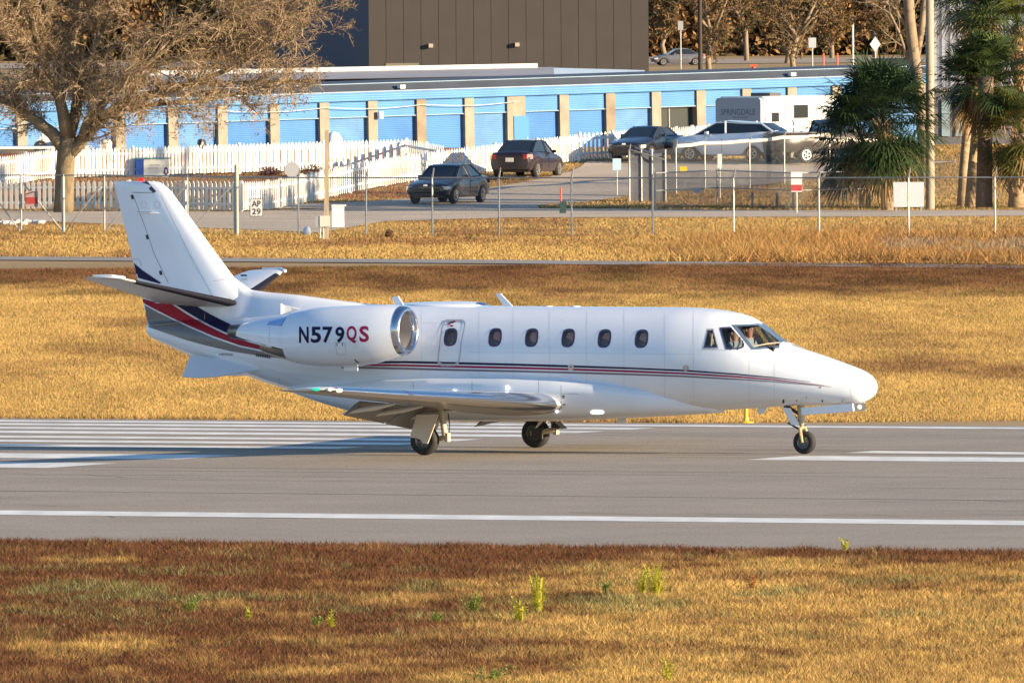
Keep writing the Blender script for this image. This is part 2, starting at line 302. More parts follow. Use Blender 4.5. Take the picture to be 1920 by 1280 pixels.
for a in [(1230, 1122, .44, .17, 18, YG, 'bright yellow-green bushy weed, rightmost of the tall ones in the verge'), (1205, 1118, .36, .10, 10, YG, 'upright weed touching the left side of the bright bushy one'), (1010, 1152, .52, .18, 20, YG, 'broad leafy green weed below the main wheels in the verge'), (975, 1170, .34, .12, 12, YG, 'short green weed at the foot of the broad leafy one'),
          (888, 1152, .32, .14, 12, DG, 'low spreading green weed left of the broad leafy one'), (622, 1182, .26, .07, 6, YG, 'slim pale green weed in the rust-coloured grass'), (592, 1178, .20, .10, 6, DG, 'small weed just left of the slim pale green one'), (356, 1150, .22, .16, 10, DG, 'round green tuft in the rust-coloured grass at left'), (466, 1166, .22, .05, 4, YG, 'thin single green shoot in the verge'), (1136, 1116, .24, .08, 6, DG, 'small green weed left of the two upright yellow-green ones'),
          (916, 1280, .20, .3, 14, DG, 'wide pale green tuft at the bottom edge of the photo'), (820, 1170, .2, .1, 6, DG, 'little green sprig between round tuft and broad leafy weed'), (1410, 1110, .3, .1, 6, (.42, .2, .06), 'dry orange weed standing in the verge'), (1585, 1035, .2, .1, 6, YG, 'yellow weed growing at the runway edge, right'), (1252, 1280, .26, .08, 6, YG, 'yellow-green weed at the bottom edge, right of the middle')]: weed(*a)
# ================================================================== the jet
jet = thing('business_jet', 'white twin-engine business jet with navy, red and grey stripes rolling on the runway', 'airplane', O, -A_YAW)
IR = Matrix.Rotation(A_YAW, 3, 'Z'); IRI = IR.inverted()
def lray(px, py): return IR @ (cC - O), (IR @ ray(px, py)).normalized()
def A(px, py, v=0.0):
    c, d = lray(px, py); t = (v - c.y) / d.y; p = c + d * t; return p
def ppix(p):
    w = IRI @ Vector(p) + O - cC; k = w.dot(cF); return 960 + FPX * w.dot(cR) / k, 640 - FPX * w.dot(cU) / k
# fuselage stations: u, top, bottom, half width
FS = [(8.05, 1.225, 1.195, .015), (8.03, 1.31, 1.12, .10), (7.97, 1.40, 1.05, .185), (7.87, 1.48, .985, .27), (7.72, 1.55, .93, .34), (7.38, 1.665, .905, .44), (6.95, 1.80, .895, .55), (6.52, 1.925, .88, .64), (6.2, 2.04, .868, .70), (5.95, 2.20, .852, .75), (5.705, 2.378, .835, .80), (5.39, 2.53, .815, .85), (5.1, 2.59, .80, .88), (4.8, 2.628, .785, .90), (4.15, 2.662, .765, .925), (2.2, 2.668, .75, .93), (0, 2.678, .75, .93), (-1.4, 2.69, .76, .93), (-2.2, 2.69, .80, .91), (-3.0, 2.66, .93, .85), (-3.7, 2.60, 1.07, .76), (-4.2, 2.56, 1.185, .68), (-4.92, 2.50, 1.405, .54), (-5.5, 2.45, 1.58, .41), (-6.0, 2.41, 1.735, .30), (-6.5, 2.37, 1.93, .18), (-6.88, 2.33, 2.10, .08), (-6.93, 2.30, 2.17, .02)]
fsu = np.array([f[0] for f in FS][::-1])
def smooth_interp(u, col):
    y = np.array([f[col] for f in FS][::-1]); i = int(np.clip(np.searchsorted(fsu, u) - 1, 0, len(fsu) - 2)); h = fsu[i + 1] - fsu[i]; t = (u - fsu[i]) / h
    def m(j):
        if j == 0 or j == len(fsu) - 1: j0, j1 = max(j - 1, 0), min(j + 1, len(fsu) - 1); return (y[j1] - y[j0]) / (fsu[j1] - fsu[j0])
        d0 = (y[j] - y[j - 1]) / (fsu[j] - fsu[j - 1]); d1 = (y[j + 1] - y[j]) / (fsu[j + 1] - fsu[j]); return 0 if d0 * d1 <= 0 else 2 * d0 * d1 / (d0 + d1)
    m0, m1 = m(i), m(i + 1)
    return y[i] * (2 * t ** 3 - 3 * t * t + 1) + h * m0 * (t ** 3 - 2 * t * t + t) + y[i + 1] * (3 * t * t - 2 * t ** 3) + h * m1 * (t ** 3 - t * t)
def fus_ring(u, n=112, off=0.0, e=2.15):
    t, b, w = (smooth_interp(u, c) for c in (1, 2, 3)); zc = (t + b) / 2; h = (t - b) / 2; out = []
    for k in range(n):
        a = 2 * math.pi * k / n; s_, c_ = math.sin(a), math.cos(a)
        out.append((u, -math.copysign(abs(s_) ** (2 / e), s_) * (w + off), zc + math.copysign(abs(c_) ** (2 / e), c_) * (h + off)))
    return out
us = list(np.concatenate([np.arange(-6.93, 7.95, .03), [7.97, 8.0, 8.02, 8.035, 8.045, 8.05]]))
NR = 112
fv, ff = [], []
for u in us: fv += fus_ring(u, NR)
for i in range(len(us) - 1):
    for k in range(NR): k2 = (k + 1) % NR; ff.append((i * NR + k, i * NR + k2, (i + 1) * NR + k2, (i + 1) * NR + k))
# window outlines measured on the near side
def oval(cx, cy, w, h, sk=5, n=20):
    return [(cx + w / 2 * math.copysign(abs(math.cos(a)) ** .72, math.cos(a)) - sk * (math.sin(a)) * .5, cy + h / 2 * math.copysign(abs(math.sin(a)) ** .72, math.sin(a))) for a in [2 * math.pi * k / n for k in range(n)]]
CABIN = [oval(845, 632, 25, 34), oval(928.5, 632.5, 25, 35), oval(997, 633, 25, 35), oval(1065.5, 633.5, 25, 35), oval(1133.5, 634.5, 25, 35), oval(1203, 635, 25, 35)]
def scalep(poly, k): 
    cx = sum(p[0] for p in poly) / len(poly); cy = sum(p[1] for p in poly) / len(poly); return [(cx + (x - cx) * k, cy + (y - cy) * k) for x, y in poly]
SIDE1 = [(1327, 618.5), (1337, 618.5), (1345.5, 652), (1319.5, 652)]
SIDE2 = [(1349, 615), (1352, 613.5), (1370, 612.5), (1380, 624), (1394, 641), (1396, 647), (1393, 652), (1386, 654.5), (1361, 655)]
WIND = [(1371.5, 609), (1424, 606.5), (1447, 622), (1472, 641), (1468, 644), (1464, 652.5), (1409, 656)]
WGLASS = [(1382, 612), (1421, 610), (1443, 625), (1463, 641), (1461, 648), (1413, 652)]
def inside(x, y, P):
    r = False; j = len(P) - 1
    for i in range(len(P)):
        if (P[i][1] > y) != (P[j][1] > y) and x < (P[j][0] - P[i][0]) * (y - P[i][1]) / (P[j][1] - P[i][1]) + P[i][0]: r = not r
        j = i
    return r
bvf = BVHTree.FromPolygons([Vector(p) for p in fv], ff)
HOLES = [scalep(c, .86) for c in CABIN] + [scalep(SIDE1, .92), scalep(SIDE2, .96), scalep(WGLASS, 1.07)]
keep = []
for f in ff:
    c = sum((Vector(fv[i]) for i in f), Vector()) / 4; ok = True
    if 1.85 < c.z < 2.5 and c.x > -.5:
        x, y = ppix((c.x, -abs(c.y), c.z))
        ok = not any(abs(x - h[0][0]) < 90 and inside(x, y, h) for h in HOLES)
    if ok: keep.append(f)
fm = MB(); fm.v = fv; fm.f = keep + [tuple(range(NR)), ]
fus = fm.build('fuselage', white, jet, 'all', fix=False)
fus.data.flip_normals()
navy = M('navy_stripe', (.010, .010, .05), .5, spec=.2); red = M('red_stripe', (.34, .012, .03), .5, spec=.2); grey = M('grey_stripe', (.16, .15, .15), .35, coat=.3)
crimson = M('crimson_stripe', (.30, .012, .065), .5, spec=.2); glint = M('silver_trim', (.55, .56, .58), .3, .4); lineg = M('panel_gap', (.30, .31, .33), .6); blk = M('black_paint', (.015, .015, .02), .4)
def hit(bv, px, py, off):
    o, d = lray(px, py); r = bv.ray_cast(o, d)
    if r[0] is None: return None
    n = r[1]; n = -n if n.dot(d) > 0 else n
    return r[0] + n * off
def lin(P, t):
    L_ = [0]
    for a, b in zip(P, P[1:]): L_.append(L_[-1] + math.dist(a, b))
    s = t * L_[-1]
    for i in range(len(P) - 1):
        if s <= L_[i + 1] or i == len(P) - 2:
            q = (s - L_[i]) / (L_[i + 1] - L_[i]); return (P[i][0] + (P[i + 1][0] - P[i][0]) * q, P[i][1] + (P[i + 1][1] - P[i][1]) * q)
def decal(name, bv, up, lo, mat, parent, off=.004, n=60, m=4, mirror=True, **k):
    vs, fs, idx = [], [], {}
    for i in range(n + 1):
        a, b = lin(up, i / n), lin(lo, i / n)
        for j in range(m + 1):
            p = hit(bv, a[0] + (b[0] - a[0]) * j / m, a[1] + (b[1] - a[1]) * j / m, off)
            if p is not None: idx[i, j] = len(vs); vs.append(p)
    for i in range(n):
        for j in range(m):
            q = [(i, j), (i + 1, j), (i + 1, j + 1), (i, j + 1)]
            if all(x in idx for x in q):
                ps = [vs[idx[x]] for x in q]
                if max((ps[0] - ps[2]).length, (ps[1] - ps[3]).length) < .45: fs.append(tuple(idx[x] for x in q))
    o = None
    for s in ((1, -1) if mirror else (1,)):
        b = MB(); b.add([(p.x, p.y * s, p.z) for p in vs], fs); o = b.build(name, mat, parent, 'all', **k)
    return o
def fan(name, bv, poly, mat, parent, off=.005, mirror=True, rings=5, **k):     # filled outline hugging a surface
    cx = sum(p[0] for p in poly) / len(poly); cy = sum(p[1] for p in poly) / len(poly); P = []
    for i in range(len(poly)):
        a, b = poly[i], poly[(i + 1) % len(poly)]; q = max(1, int(math.dist(a, b) / 4)); P += [(a[0] + (b[0] - a[0]) * t / q, a[1] + (b[1] - a[1]) * t / q) for t in range(q)]
    vs = [hit(bv, cx, cy, off)]; n = len(P); fs = []
    for r in range(1, rings + 1): vs += [hit(bv, cx + (x - cx) * r / rings, cy + (y - cy) * r / rings, off) for x, y in P]
    for i in range(n):
        fs.append((0, 1 + i, 1 + (i + 1) % n))
        for r in range(rings - 1): fs.append((1 + r * n + i, 1 + (r + 1) * n + i, 1 + (r + 1) * n + (i + 1) % n, 1 + r * n + (i + 1) % n))
    fs = [f for f in fs if all(vs[i] is not None for i in f)]; vs = [v or Vector() for v in vs]; o = None
    for s in ((1, -1) if mirror else (1,)):
        o = MB().add([(p.x, p.y * s, p.z) for p in vs], fs).build(name, mat, parent, 'all', **k)
    return o
def ringd(name, bv, outer, inner, mat, parent, off=.004, mirror=True):
    n = 72; up = [lin(outer + outer[:1], i / n) for i in range(n + 1)]; lo = [lin(inner + inner[:1], i / n) for i in range(n + 1)]
    return decal(name, bv, up, lo, mat, parent, off, n, 1, mirror)
def pline(name, bv, P, w, mat, parent, off=.003, mirror=False):
    up = []; lo = []
    for i, p in enumerate(P):
        a, b = P[max(i - 1, 0)], P[min(i + 1, len(P) - 1)]; d = math.dist(a, b) or 1; nx, ny = -(b[1] - a[1]) / d, (b[0] - a[0]) / d
        up.append((p[0] + nx * w / 2, p[1] + ny * w / 2)); lo.append((p[0] - nx * w / 2, p[1] - ny * w / 2))
    return decal(name, bv, up, lo, mat, parent, off, max(4, int(sum(math.dist(a, b) for a, b in zip(P, P[1:])) / 5)), 1, mirror)
# ---- glazing
tint = Mglass('cockpit_glass', (.62, .68, .72)); ctint = Mglass('cabin_glass', (.80, .80, .86)); frame_m = M('window_surround', (.045, .05, .10), .3)
wframe = M('windscreen_frame', (.10, .16, .26), .35, .3)
for c in CABIN:
    w_ = ringd('window', bvf, c, scalep(c, .76), frame_m, fus, .005, True); fan('pane', bvf, scalep(c, .84), ctint, fus, .002)
    if c is not CABIN[0]: cx_, cy_ = c[0][0] - 12.5, c[5][1] - 17; fan('window_shade', bvf, [(cx_ - 3 + random.uniform(0, 3), cy_ - 13), (cx_ + 9, cy_ - 13), (cx_ + 8, cy_ + random.uniform(0, 14)), (cx_ - 1, cy_ + random.uniform(-2, 8)), (cx_ - 6, cy_ - 2)], M('window_shade', (.60, .34, .24), .9), fus, -.035, True, 2)
for nm, P, k_ in (('side_window', SIDE1, .80), ('side_window', SIDE2, .86)):
    ringd(nm, bvf, P, scalep(P, k_), frame_m, fus, .005); fan('pane', bvf, scalep(P, .93), tint, fus, .002)
ringd('windscreen_frame', bvf, WIND, WGLASS, wframe, fus, .005); fan('windscreen_pane', bvf, scalep(WGLASS, 1.04), tint, fus, .002)
pline('wiper', bvf, [(1414, 650), (1440, 645.5), (1462, 643.5)], 2.2, M('wiper_arm', (.45, .40, .33), .5), fus, .02); fan('wiper_cowl', bvf, [(1461, 652), (1462, 645), (1468, 641.5), (1480, 645), (1497, 655), (1480, 655)], white, fus, .014)
ringd('window_trim', bvf, scalep(SIDE1, 1.14), scalep(SIDE1, 1.06), lineg, fus, .003)
# ---- cabin interior seen through the glass
inn = MB()
inn.loft([fus_ring(u, 40, -.07) for u in np.arange(-.9, 4.75, .2)]); il = inn.build('cabin_lining', M('cabin_lining', (.32, .25, .19), .9), jet, 'all')
inn = MB(); R_ = []
for u in (4.8, 5.2, 5.6, 6.0, 6.4): R_.append([(x, y, min(z, 1.74 - max(0, u - 6) * .2)) for x, y, z in fus_ring(u, 32, -.09)])
inn.loft(R_).build('cockpit_floor', M('cockpit_trim', (.06, .055, .05), .8), jet)
MB().box((6.05, 0, 1.88), (.35, 1.0, .16)).build('glareshield', M('glareshield_vinyl', (.02, .02, .022), .9), jet)
seat_m = M('tan_leather', (.38, .20, .11), .6)
for u, v in ((.95, -.62), (1.7, -.62), (2.45, -.62), (3.2, -.62), (3.95, -.62)):
    MB().loft([[(u + a, v - .1, z) for a, z in ((-.10, 1.5), (.12, 1.5), (.16, 2.02), (.12, 2.26), (.0, 2.30), (-.08, 2.2))], [(u + a, v + .3, z) for a, z in ((-.10, 1.5), (.12, 1.5), (.16, 2.02), (.12, 2.26), (.0, 2.30), (-.08, 2.2))]]).build('cabin_seat', seat_m, jet, True)
for v in (-.42, .42): MB().loft([[(4.95 + a, v + s * .22, z) for a, z in ((-.1, 1.5), (.1, 1.5), (.06, 2.2), (-.08, 2.24))] for s in (-1, 1)]).build('pilot_seat', M('sheepskin', (.30, .27, .22), .95), jet, True)
MB().tube([(5.75, -.02, 2.28), (5.95, -.02, 2.02)], .03, 6).build('windscreen_post', M('post_cream', (.5, .42, .28), .6), jet); MB().box((5.55, 0, 2.36), (.06, .6, .07)).build('sun_visor', M('visor', (.55, .45, .30), .7), jet)
# ---- crew
def person(name, label, joints, edges, col_skin, col_shirt, col_hair, off):
    me = bpy.data.meshes.new(name); me.from_pydata([j[0] for j in joints], edges, []); o = link(name, me, None)
    sk = o.modifiers.new('skin', 'SKIN'); 
    for i, j in enumerate(joints):
        d = me.skin_vertices[0].data[i]; d.radius = (j[1], j[2]); d.use_root = (i == 0)
    sb = o.modifiers.new('sub', 'SUBSURF'); sb.levels = 2; sb.render_levels = 2
    mt = bpy.data.materials.new(name + '_skin_and_shirt'); mt.use_nodes = True; nt = mt.node_tree; b = nt.nodes['Principled BSDF']; b.inputs['Roughness'].default_value = .7
    tc = nt.nodes.new('ShaderNodeTexCoord'); sp = nt.nodes.new('ShaderNodeSeparateXYZ'); nt.links.new(tc.outputs['Object'], sp.inputs[0]); mx = nt.nodes.new('ShaderNodeMix'); mx.data_type = 'RGBA'
    mth = nt.nodes.new('ShaderNodeMath'); mth.operation = 'GREATER_THAN'; mth.inputs[1].default_value = .50; nt.links.new(sp.outputs['Z'], mth.inputs[0]); nt.links.new(mth.outputs[0], mx.inputs[0])
    mx.inputs[6].default_value = (*col_shirt, 1); mx.inputs[7].default_value = (*col_skin, 1); nt.links.new(mx.outputs[2], b.inputs['Base Color']); me.materials.append(mt)
    o.location = O + Matrix.Rotation(-A_YAW, 3, 'Z') @ Vector(off); o.rotation_euler = (0, 0, -A_YAW); o['label'] = label; o['category'] = 'person'; o['group'] = 'crew in the cockpit'
    h = MB(); h.loft([[(.0 + math.cos(a) * r - .012, math.sin(a) * r * .82, z) for a in [k * .5236 for k in range(12)]] for z, r in ((.66, .104), (.71, .106), (.75, .095), (.785, .065), (.80, .01))]).build('hair', M('dark_hair' if col_hair[0] < .1 else 'grey_hair', col_hair, .7), o, 'all')
    for s in (-1, 1): MB().ball((.088, s * .032, .655), .013, 8, 5).build('eye', M('eye_dark', (.02, .015, .01), .3), o, 'all'); MB().ball((0, s * .082, .64), (.02, .012, .03), 8, 5).build('ear', M('ear_skin', (.45, .25, .17), .6), o, 'all')
    MB().ball((.108, 0, .63), (.018, .013, .022), 8, 5).build('nose', M('ear_skin'), o, 'all'); MB().box((.094, 0, .587), (.01, .045, .008)).build('mouth', M('lip', (.30, .10, .09), .6), o)
    return o
body = [((0, 0, 0), .15, .17), ((0, 0, .22), .14, .18), ((.01, 0, .42), .11, .17), ((.01, 0, .50), .055, .055), ((.02, 0, .60), .085, .075), ((.015, 0, .69), .095, .082), ((.0, 0, .745), .055, .05)]
ed = [(0, 1), (1, 2), (2, 3), (3, 4), (4, 5), (5, 6)]
def arm(s, el, wr, hand, thumb):
    k = len(body); return [((.0, s * .20, .42), .06, .06), (el, .048, .048), (wr, .032, .03), (hand, .038, .02), (tuple(np.array(hand) + np.array(thumb)), .012, .012)]
jn = body + arm(-1, (.16, -.30, .24), (.20, -.12, .46), (.17, -.09, .56), (.05, .01, .05)) + arm(1, (.12, .26, .16), (.38, .18, .16), (.46, .16, .18), (.04, -.02, .03)); e2 = ed + [(2, 7), (7, 8), (8, 9), (9, 10), (10, 11), (2, 12), (12, 13), (13, 14), (14, 15), (15, 16)]
person('person', 'pilot in the near cockpit seat with one hand raised to the face', jn, e2, (.45, .24, .15), (.25, .27, .30), (.03, .02, .015), (5.38, -.42, 1.56))
jn = body + arm(-1, (.14, -.26, .18), (.38, -.16, .16), (.46, -.14, .18), (.03, .03, .03)) + arm(1, (.12, .26, .16), (.38, .18, .16), (.46, .16, .18), (.04, -.02, .03))
person('person', 'pilot in the far cockpit seat behind the windscreen looking ahead', jn, e2, (.48, .22, .15), (.34, .35, .37), (.05, .035, .025), (5.30, .36, 1.60))
# ---- belly fairing and wings
FA = [(4.9, .80, .74, .30, 1.0), (4.3, .78, .70, .62, 1.06), (3.6, .74, .66, .84, 1.17), (2.8, .66, .62, .96, 1.28), (2.0, .62, .58, 1.02, 1.33), (1.0, .58, .56, 1.06, 1.36), (-.5, .56, .56, 1.06, 1.36), (-1.5, .58, .6, 1.03, 1.33), (-2.3, .68, .7, .94, 1.25), (-3.0, .85, .86, .78, 1.15), (-3.7, 1.04, 1.05, .45, 1.15)]
m = MB(); R_ = []
for u in np.linspace(4.9, -3.7, 70):
    g = [float(np.interp(-u, [-f[0] for f in FA], [f[c] for f in FA])) for c in range(5)]; zb, w, zt = min(g[1], g[2]), g[3], g[4]; r = []
    for k in range(25):
        a = math.pi * (k / 24 - .5); s_, c_ = math.sin(a), math.cos(a)
        r.append((u, math.copysign(abs(s_) ** .62, s_) * w, zt - (zt - zb) * abs(c_) ** .62))
    r += [(u, w * .8, zt + .02), (u, 0, zt + .05), (u, -w * .8, zt + .02)]; R_.append(r)
fair = m.loft(R_).build('belly_fairing', white, jet, 'all')
AF = [(0, 0), (.0125, .030), (.04, .052), (.1, .074), (.2, .09), (.35, .096), (.5, .086), (.7, .056), (.85, .028), (1, .002)]
def section(le, ch, th, z, v, tw=0.0):
    up = [(le - c * ch, v, z + t * th / .19 * ch * 1.15 - c * ch * tw) for c, t in AF]; lo = [(le - c * ch, v, z - t * th / .19 * ch * .80 - c * ch * tw) for c, t in AF[1:-1]][::-1]
    return up + lo
WS = [(.5, 2.22, 3.05, .15, .86), (1.1, 2.12, 2.95, .145, .895), (2.5, 1.98, 2.6, .14, .985), (4.0, 1.84, 2.2, .13, 1.08), (6.0, 1.64, 1.72, .125, 1.20), (8.0, 1.46, 1.30, .12, 1.325), (8.42, 1.38, 1.18, .10, 1.355), (8.58, 1.1, .85, .05, 1.37)]
def wloft(side, stations, le_only=False):
    return [section(le, ch, th, z, side * v, .012) for v, le, ch, th, z in stations]
under = M('wing_paint', (.62, .61, .60), .3, coat=.4, var=.06)
wing_bv = None
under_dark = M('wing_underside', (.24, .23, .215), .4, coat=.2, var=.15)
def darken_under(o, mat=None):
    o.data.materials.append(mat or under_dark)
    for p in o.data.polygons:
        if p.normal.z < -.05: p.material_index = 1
for side in (-1, 1):
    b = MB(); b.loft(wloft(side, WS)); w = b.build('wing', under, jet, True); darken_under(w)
    if side == -1: wing_bv = BVHTree.FromPolygons([Vector(p) for p in b.v], b.f)
    n = len(AF)                                        # polished leading edge, slightly proud
    b = MB(); R_ = []
    for v, le, ch, th, z in WS[1:-1]:
        pr = [(c, t) for c, t in AF if c <= .1]; s_ = 1.06
        up = [(le + .006 - c * ch, side * v, z + t * th / .19 * ch * 1.15 * s_ + .003) for c, t in pr]; lo = [(le + .006 - c * ch, side * v, z - t * th / .19 * ch * .80 * s_ - .003) for c, t in pr[1:]][::-1]
        R_.append(lo + up)
    b.loft(R_, closed=False).build('leading_edge', chrome, w, 'all')
    R_ = []
    for q in (6.0, 6.06):                               # stall strip band
        R_.append([(x + (.012 if i < 4 or i > 14 else 0), y, z) for i, (x, y, z) in enumerate(section(1.66, 1.76, .138, 1.2 + (q - 6) * .06, side * q, .012))][:5])
    b = MB(); b.loft(R_, closed=False).build('leading_edge_cuff', chrome, w, 'all')
    for v0, v1, ang in ((1.15, 3.0, 33), (3.08, 5.3, 33)):       # lowered flaps
        R_ = []
        for v in (v0, v1):
            le, ch, z = (float(np.interp(v, [x[0] for x in WS], [x[c] for x in WS])) for c in (1, 2, 4)); h = le - ch * .76; c = ch * .24; a = math.radians(ang); zz_ = z - .10
            R_.append([(h - d * c * math.cos(a) + e * math.sin(a) * -1, side * v, zz_ - d * c * math.sin(a) + e * math.cos(a)) for d, e in ((0, .0), (.08, .045), (.4, .05), (1, .004), (1, -.004), (.4, -.02), (.08, -.03))])
        b = MB(); b.loft(R_); b.build('flap', M('flap_paint', (.13, .13, .135), .4), w, True)
    for v in (2.2, 3.9, 5.2):
        le, ch, z = (float(np.interp(v, [x[0] for x in WS], [x[c] for x in WS])) for c in (1, 2, 4)); h = le - ch * .70
        MB().tube([(h + .5, side * v, z - .13), (h + .1, side * v, z - .20), (h - .35, side * v, z - .26), (h - .55, side * v, z - .32)], [.02, .05, .045, .015], 8).build('flap_track_fairing', under, w, True)
    # tip lights
    MB().ball((1.02, side * 8.56, 1.375), (.10, .03, .028), 10, 6).build('navigation_light', M('green_light' if side < 0 else 'red_nav_light', (.02, .5, .3) if side < 0 else (.6, .03, .02), .2, emit=((.0, .5, .25) if side < 0 else (.9, .05, .03), .5)), w, 'all')
    MB().ball((1.385, side * 8.36, 1.352), (.04, .11, .035), 10, 6).build('landing_light', M('warm_lamp', (.9, .7, .5), .2, emit=((1, .5, .22), 1.2)), w, 'all')
    MB().ball((1.25, side * 8.5, 1.365), (.05, .05, .03), 10, 6).build('strobe_light', M('clear_lens', (.8, .8, .85), .1), w, 'all')
pline('fairing_seam', BVHTree.FromPolygons([v.co for v in fair.data.vertices], [tuple(p.vertices) for p in fair.data.polygons]), [(1052, 722), (1052, 760)], .8, lineg, fair)
fbv = BVHTree.FromPolygons([v.co for v in fair.data.vertices], [tuple(p.vertices) for p in fair.data.polygons])
for P in ([(775, 716), (775, 742)], [(885, 714), (885, 744)], [(1010, 714), (1010, 740)], [(1052, 738), (1085, 738)]): pline('panel_seam', fbv, P, .8, lineg, fair)
for x, y in ((1056, 742), (1056, 745), (1057, 758)): fan('latch', fbv, [(x - 2, y - 1), (x + 3, y - 1), (x + 3, y + 1), (x - 2, y + 1)], blk, fair, .004, False, 2)
lampw = M('inspection_lamp', (.95, .95, 1), .2, emit=((.8, .8, 1), 6.0))
for x, y in ((853.5, 733.5), (951.5, 725.5), (1044, 770)):
    p = hit(fbv, x, y, .01)
    if p: MB().ball(p, .022, 8, 6).build('marker_lamp', lampw, fair, 'all')
fan('belly_light', fbv, oval(1120, 772, 25, 7, 0), M('belly_lens', (.85, .9, .8), .15, emit=((.8, 1, .8), .6)), fair, .012, False)
# ---- vertical fin, rudder, dorsal fairing, tailplane
def finsec(z, le, te, th): return [(le + (te - le) * c, t * th, z) for c, t in ((0, 0), (.02, .35), (.07, .65), (.18, .92), (.35, 1), (.6, .75), (.8, .42), (1, .05))] + [(le + (te - le) * c, -t * th, z) for c, t in ((1, .05), (.8, .42), (.6, .75), (.35, 1), (.18, .92), (.07, .65), (.02, .35))]
FZ = [(2.30, -4.40, -6.90, .17), (2.7, -4.70, -6.99, .16), (3.17, -5.08, -7.12, .145), (3.8, -5.60, -7.29, .125), (4.77, -6.39, -7.55, .095), (4.88, -6.52, -7.58, .088), (4.94, -6.62, -7.60, .075), (4.965, -6.75, -7.605, .05)]
b = MB(); b.loft([finsec(*f) for f in FZ]); fin = b.build('vertical_fin', white, jet, True); finbv = BVHTree.FromPolygons([Vector(p) for p in b.v], b.f)
b = MB(); R_ = []
DZ = [(-1.9, 2.69, .02, .12), (-2.3, 2.705, .12, .2), (-2.75, 2.75, .22, .3), (-3.75, 2.865, .28, .5), (-4.4, 2.915, .22, .55), (-4.75, 2.96, .17, .5), (-5.1, 3.19, .12, .5), (-5.6, 3.5, .10, .5)]
for u in np.linspace(-1.9, -5.6, 40):
    zt, w0, w1 = (float(np.interp(-u, [-d[0] for d in DZ], [d[c] for d in DZ])) for c in (1, 2, 3)); ft, fb_, fw_ = (smooth_interp(u, c) for c in (1, 2, 3)); zb = ft - .16; w1 = fw_ * (1 - ((zb - (ft + fb_) / 2) / ((ft - fb_) / 2)) ** 2.15) ** (1 / 2.15) * .9
    w0 = min(w0, w1)
    R_.append([(u, w1 * .95, zb), (u, w0 * .75 + .05, zb + (zt - zb) * .45), (u, w0 * .55, zt - (zt - zb) * .25), (u, w0 * .35, zt - .02), (u, 0, zt), (u, -w0 * .35, zt - .02), (u, -w0 * .55, zt - (zt - zb) * .25), (u, -(w0 * .75 + .05), zb + (zt - zb) * .45), (u, -w1 * .95, zb)])
dors = b.loft(R_, closed=False).build('dorsal_fairing', white, fin, 'all')
for P, w in (([(248, 361), (287, 361.5)], 1.0), ([(252, 372), (270, 420), (290, 478), (316, 531)], .9), ([(301, 366), (352, 470), (400, 558)], .5), ([(249, 486), (262, 486), (266, 500)], .6), ([(400, 527), (436, 522)], .5)): pline('rudder_gap', finbv, P, w, M('hinge_gap', (.16, .17, .2), .7), fin)
for x, y in ((249, 369), (277, 444), (302, 511)):
    fan('hinge_opening', finbv, [(x - 4, y - 3), (x + 1, y - 4), (x + 3, y + 4), (x - 2, y + 5)], blk, fin, .004, True, 2)
for x in (270, 295): ringd('inspection_plate', finbv, oval(x, 384, 11, 13, 0), oval(x, 384, 9.6, 11.6, 0), M('faint_seam', (.55, .56, .58), .4), fin)
MB().loft([[(u, -.13 + s * .02 - .05 * abs(s), 4.395 + s * .008) for u in (-6.75, -7.0, -7.05)] for s in (-1, 0, 1)], closed=False).build('fin_vent_blade', white, fin)
MB().tube([(-6.93, -.03, 4.37), (-6.75, -.14, 4.385), (-6.6, -.12, 4.38)], [.012, .02, .008], 6).build('static_probe', white, fin, True)
MB().ball((-7.03, 0, 4.985), (.075, .04, .045), 12, 8).build('beacon_light', M('red_beacon', (.45, .008, .006), .3, emit=((1, .03, .02), .25)), fin, 'all')
MB().prism([(-6.86, -.06, 4.965), (-6.98, -.06, 4.96), (-6.72, -.09, 4.75), (-6.66, -.085, 4.78)], (0, -.012, 0)).build('rudder_horn_gap', M('horn_gap', (.05, .05, .1), .6), fin)
TS = [(.10, -4.96, 1.62, .11, 2.70), (.6, -5.08, 1.50, .105, 2.785), (2.0, -5.42, 1.13, .10, 3.02), (3.1, -5.70, .84, .095, 3.205), (3.3, -5.77, .74, .08, 3.24), (3.38, -5.90, .52, .04, 3.255)]
boot = M('rubber_boot', (.010, .010, .018), .7, spec=.15)
for side in (-1, 1):
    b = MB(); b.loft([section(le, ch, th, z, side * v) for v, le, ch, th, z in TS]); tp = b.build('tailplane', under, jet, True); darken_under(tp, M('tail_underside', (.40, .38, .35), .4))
    b = MB(); R_ = []
    for v, le, ch, th, z in [TS[0]] + [TS[1]] + [TS[2]] + [(2.85, -5.63, .90, .096, 3.163)]:
        pr = [(c, t) for c, t in AF if c <= .1]; up = [(le + .006 - c * ch, side * v, z + t * th / .19 * ch * 1.2 + .003) for c, t in pr]; lo = [(le + .006 - c * ch, side * v, z - t * th / .19 * ch * .86 - .003) for c, t in pr[1:]][::-1]; R_.append(lo + up)
    b.loft(R_, closed=False).build('deice_boot', boot, tp, 'all')
    MB().tube([(-5.68, side * 3.2, 3.24), (-5.86, side * 3.36, 3.27), (-6.25, side * 3.37, 3.28)], [.03, .035, .02], 8).build('tip_cap', white, tp, True)
    for v in (1.0, 2.4): MB().box((-5.9 - v * .1, side * v, 2.80 + v * .155), (.12, .03, .03)).build('hinge_bracket', blk, tp)
# ventral strakes
for s in (-1, 1): MB().prism([(q_.x, q_.y * -s, q_.z) for q_ in (A(358, 667, -.36), A(343, 707, -.74), A(372, 709, -.76), A(405, 707, -.74), A(440, 702, -.66), A(512, 690, -.50), A(470, 680, -.42))], (0, s * .02, .02)).build('ventral_strake', white, jet)
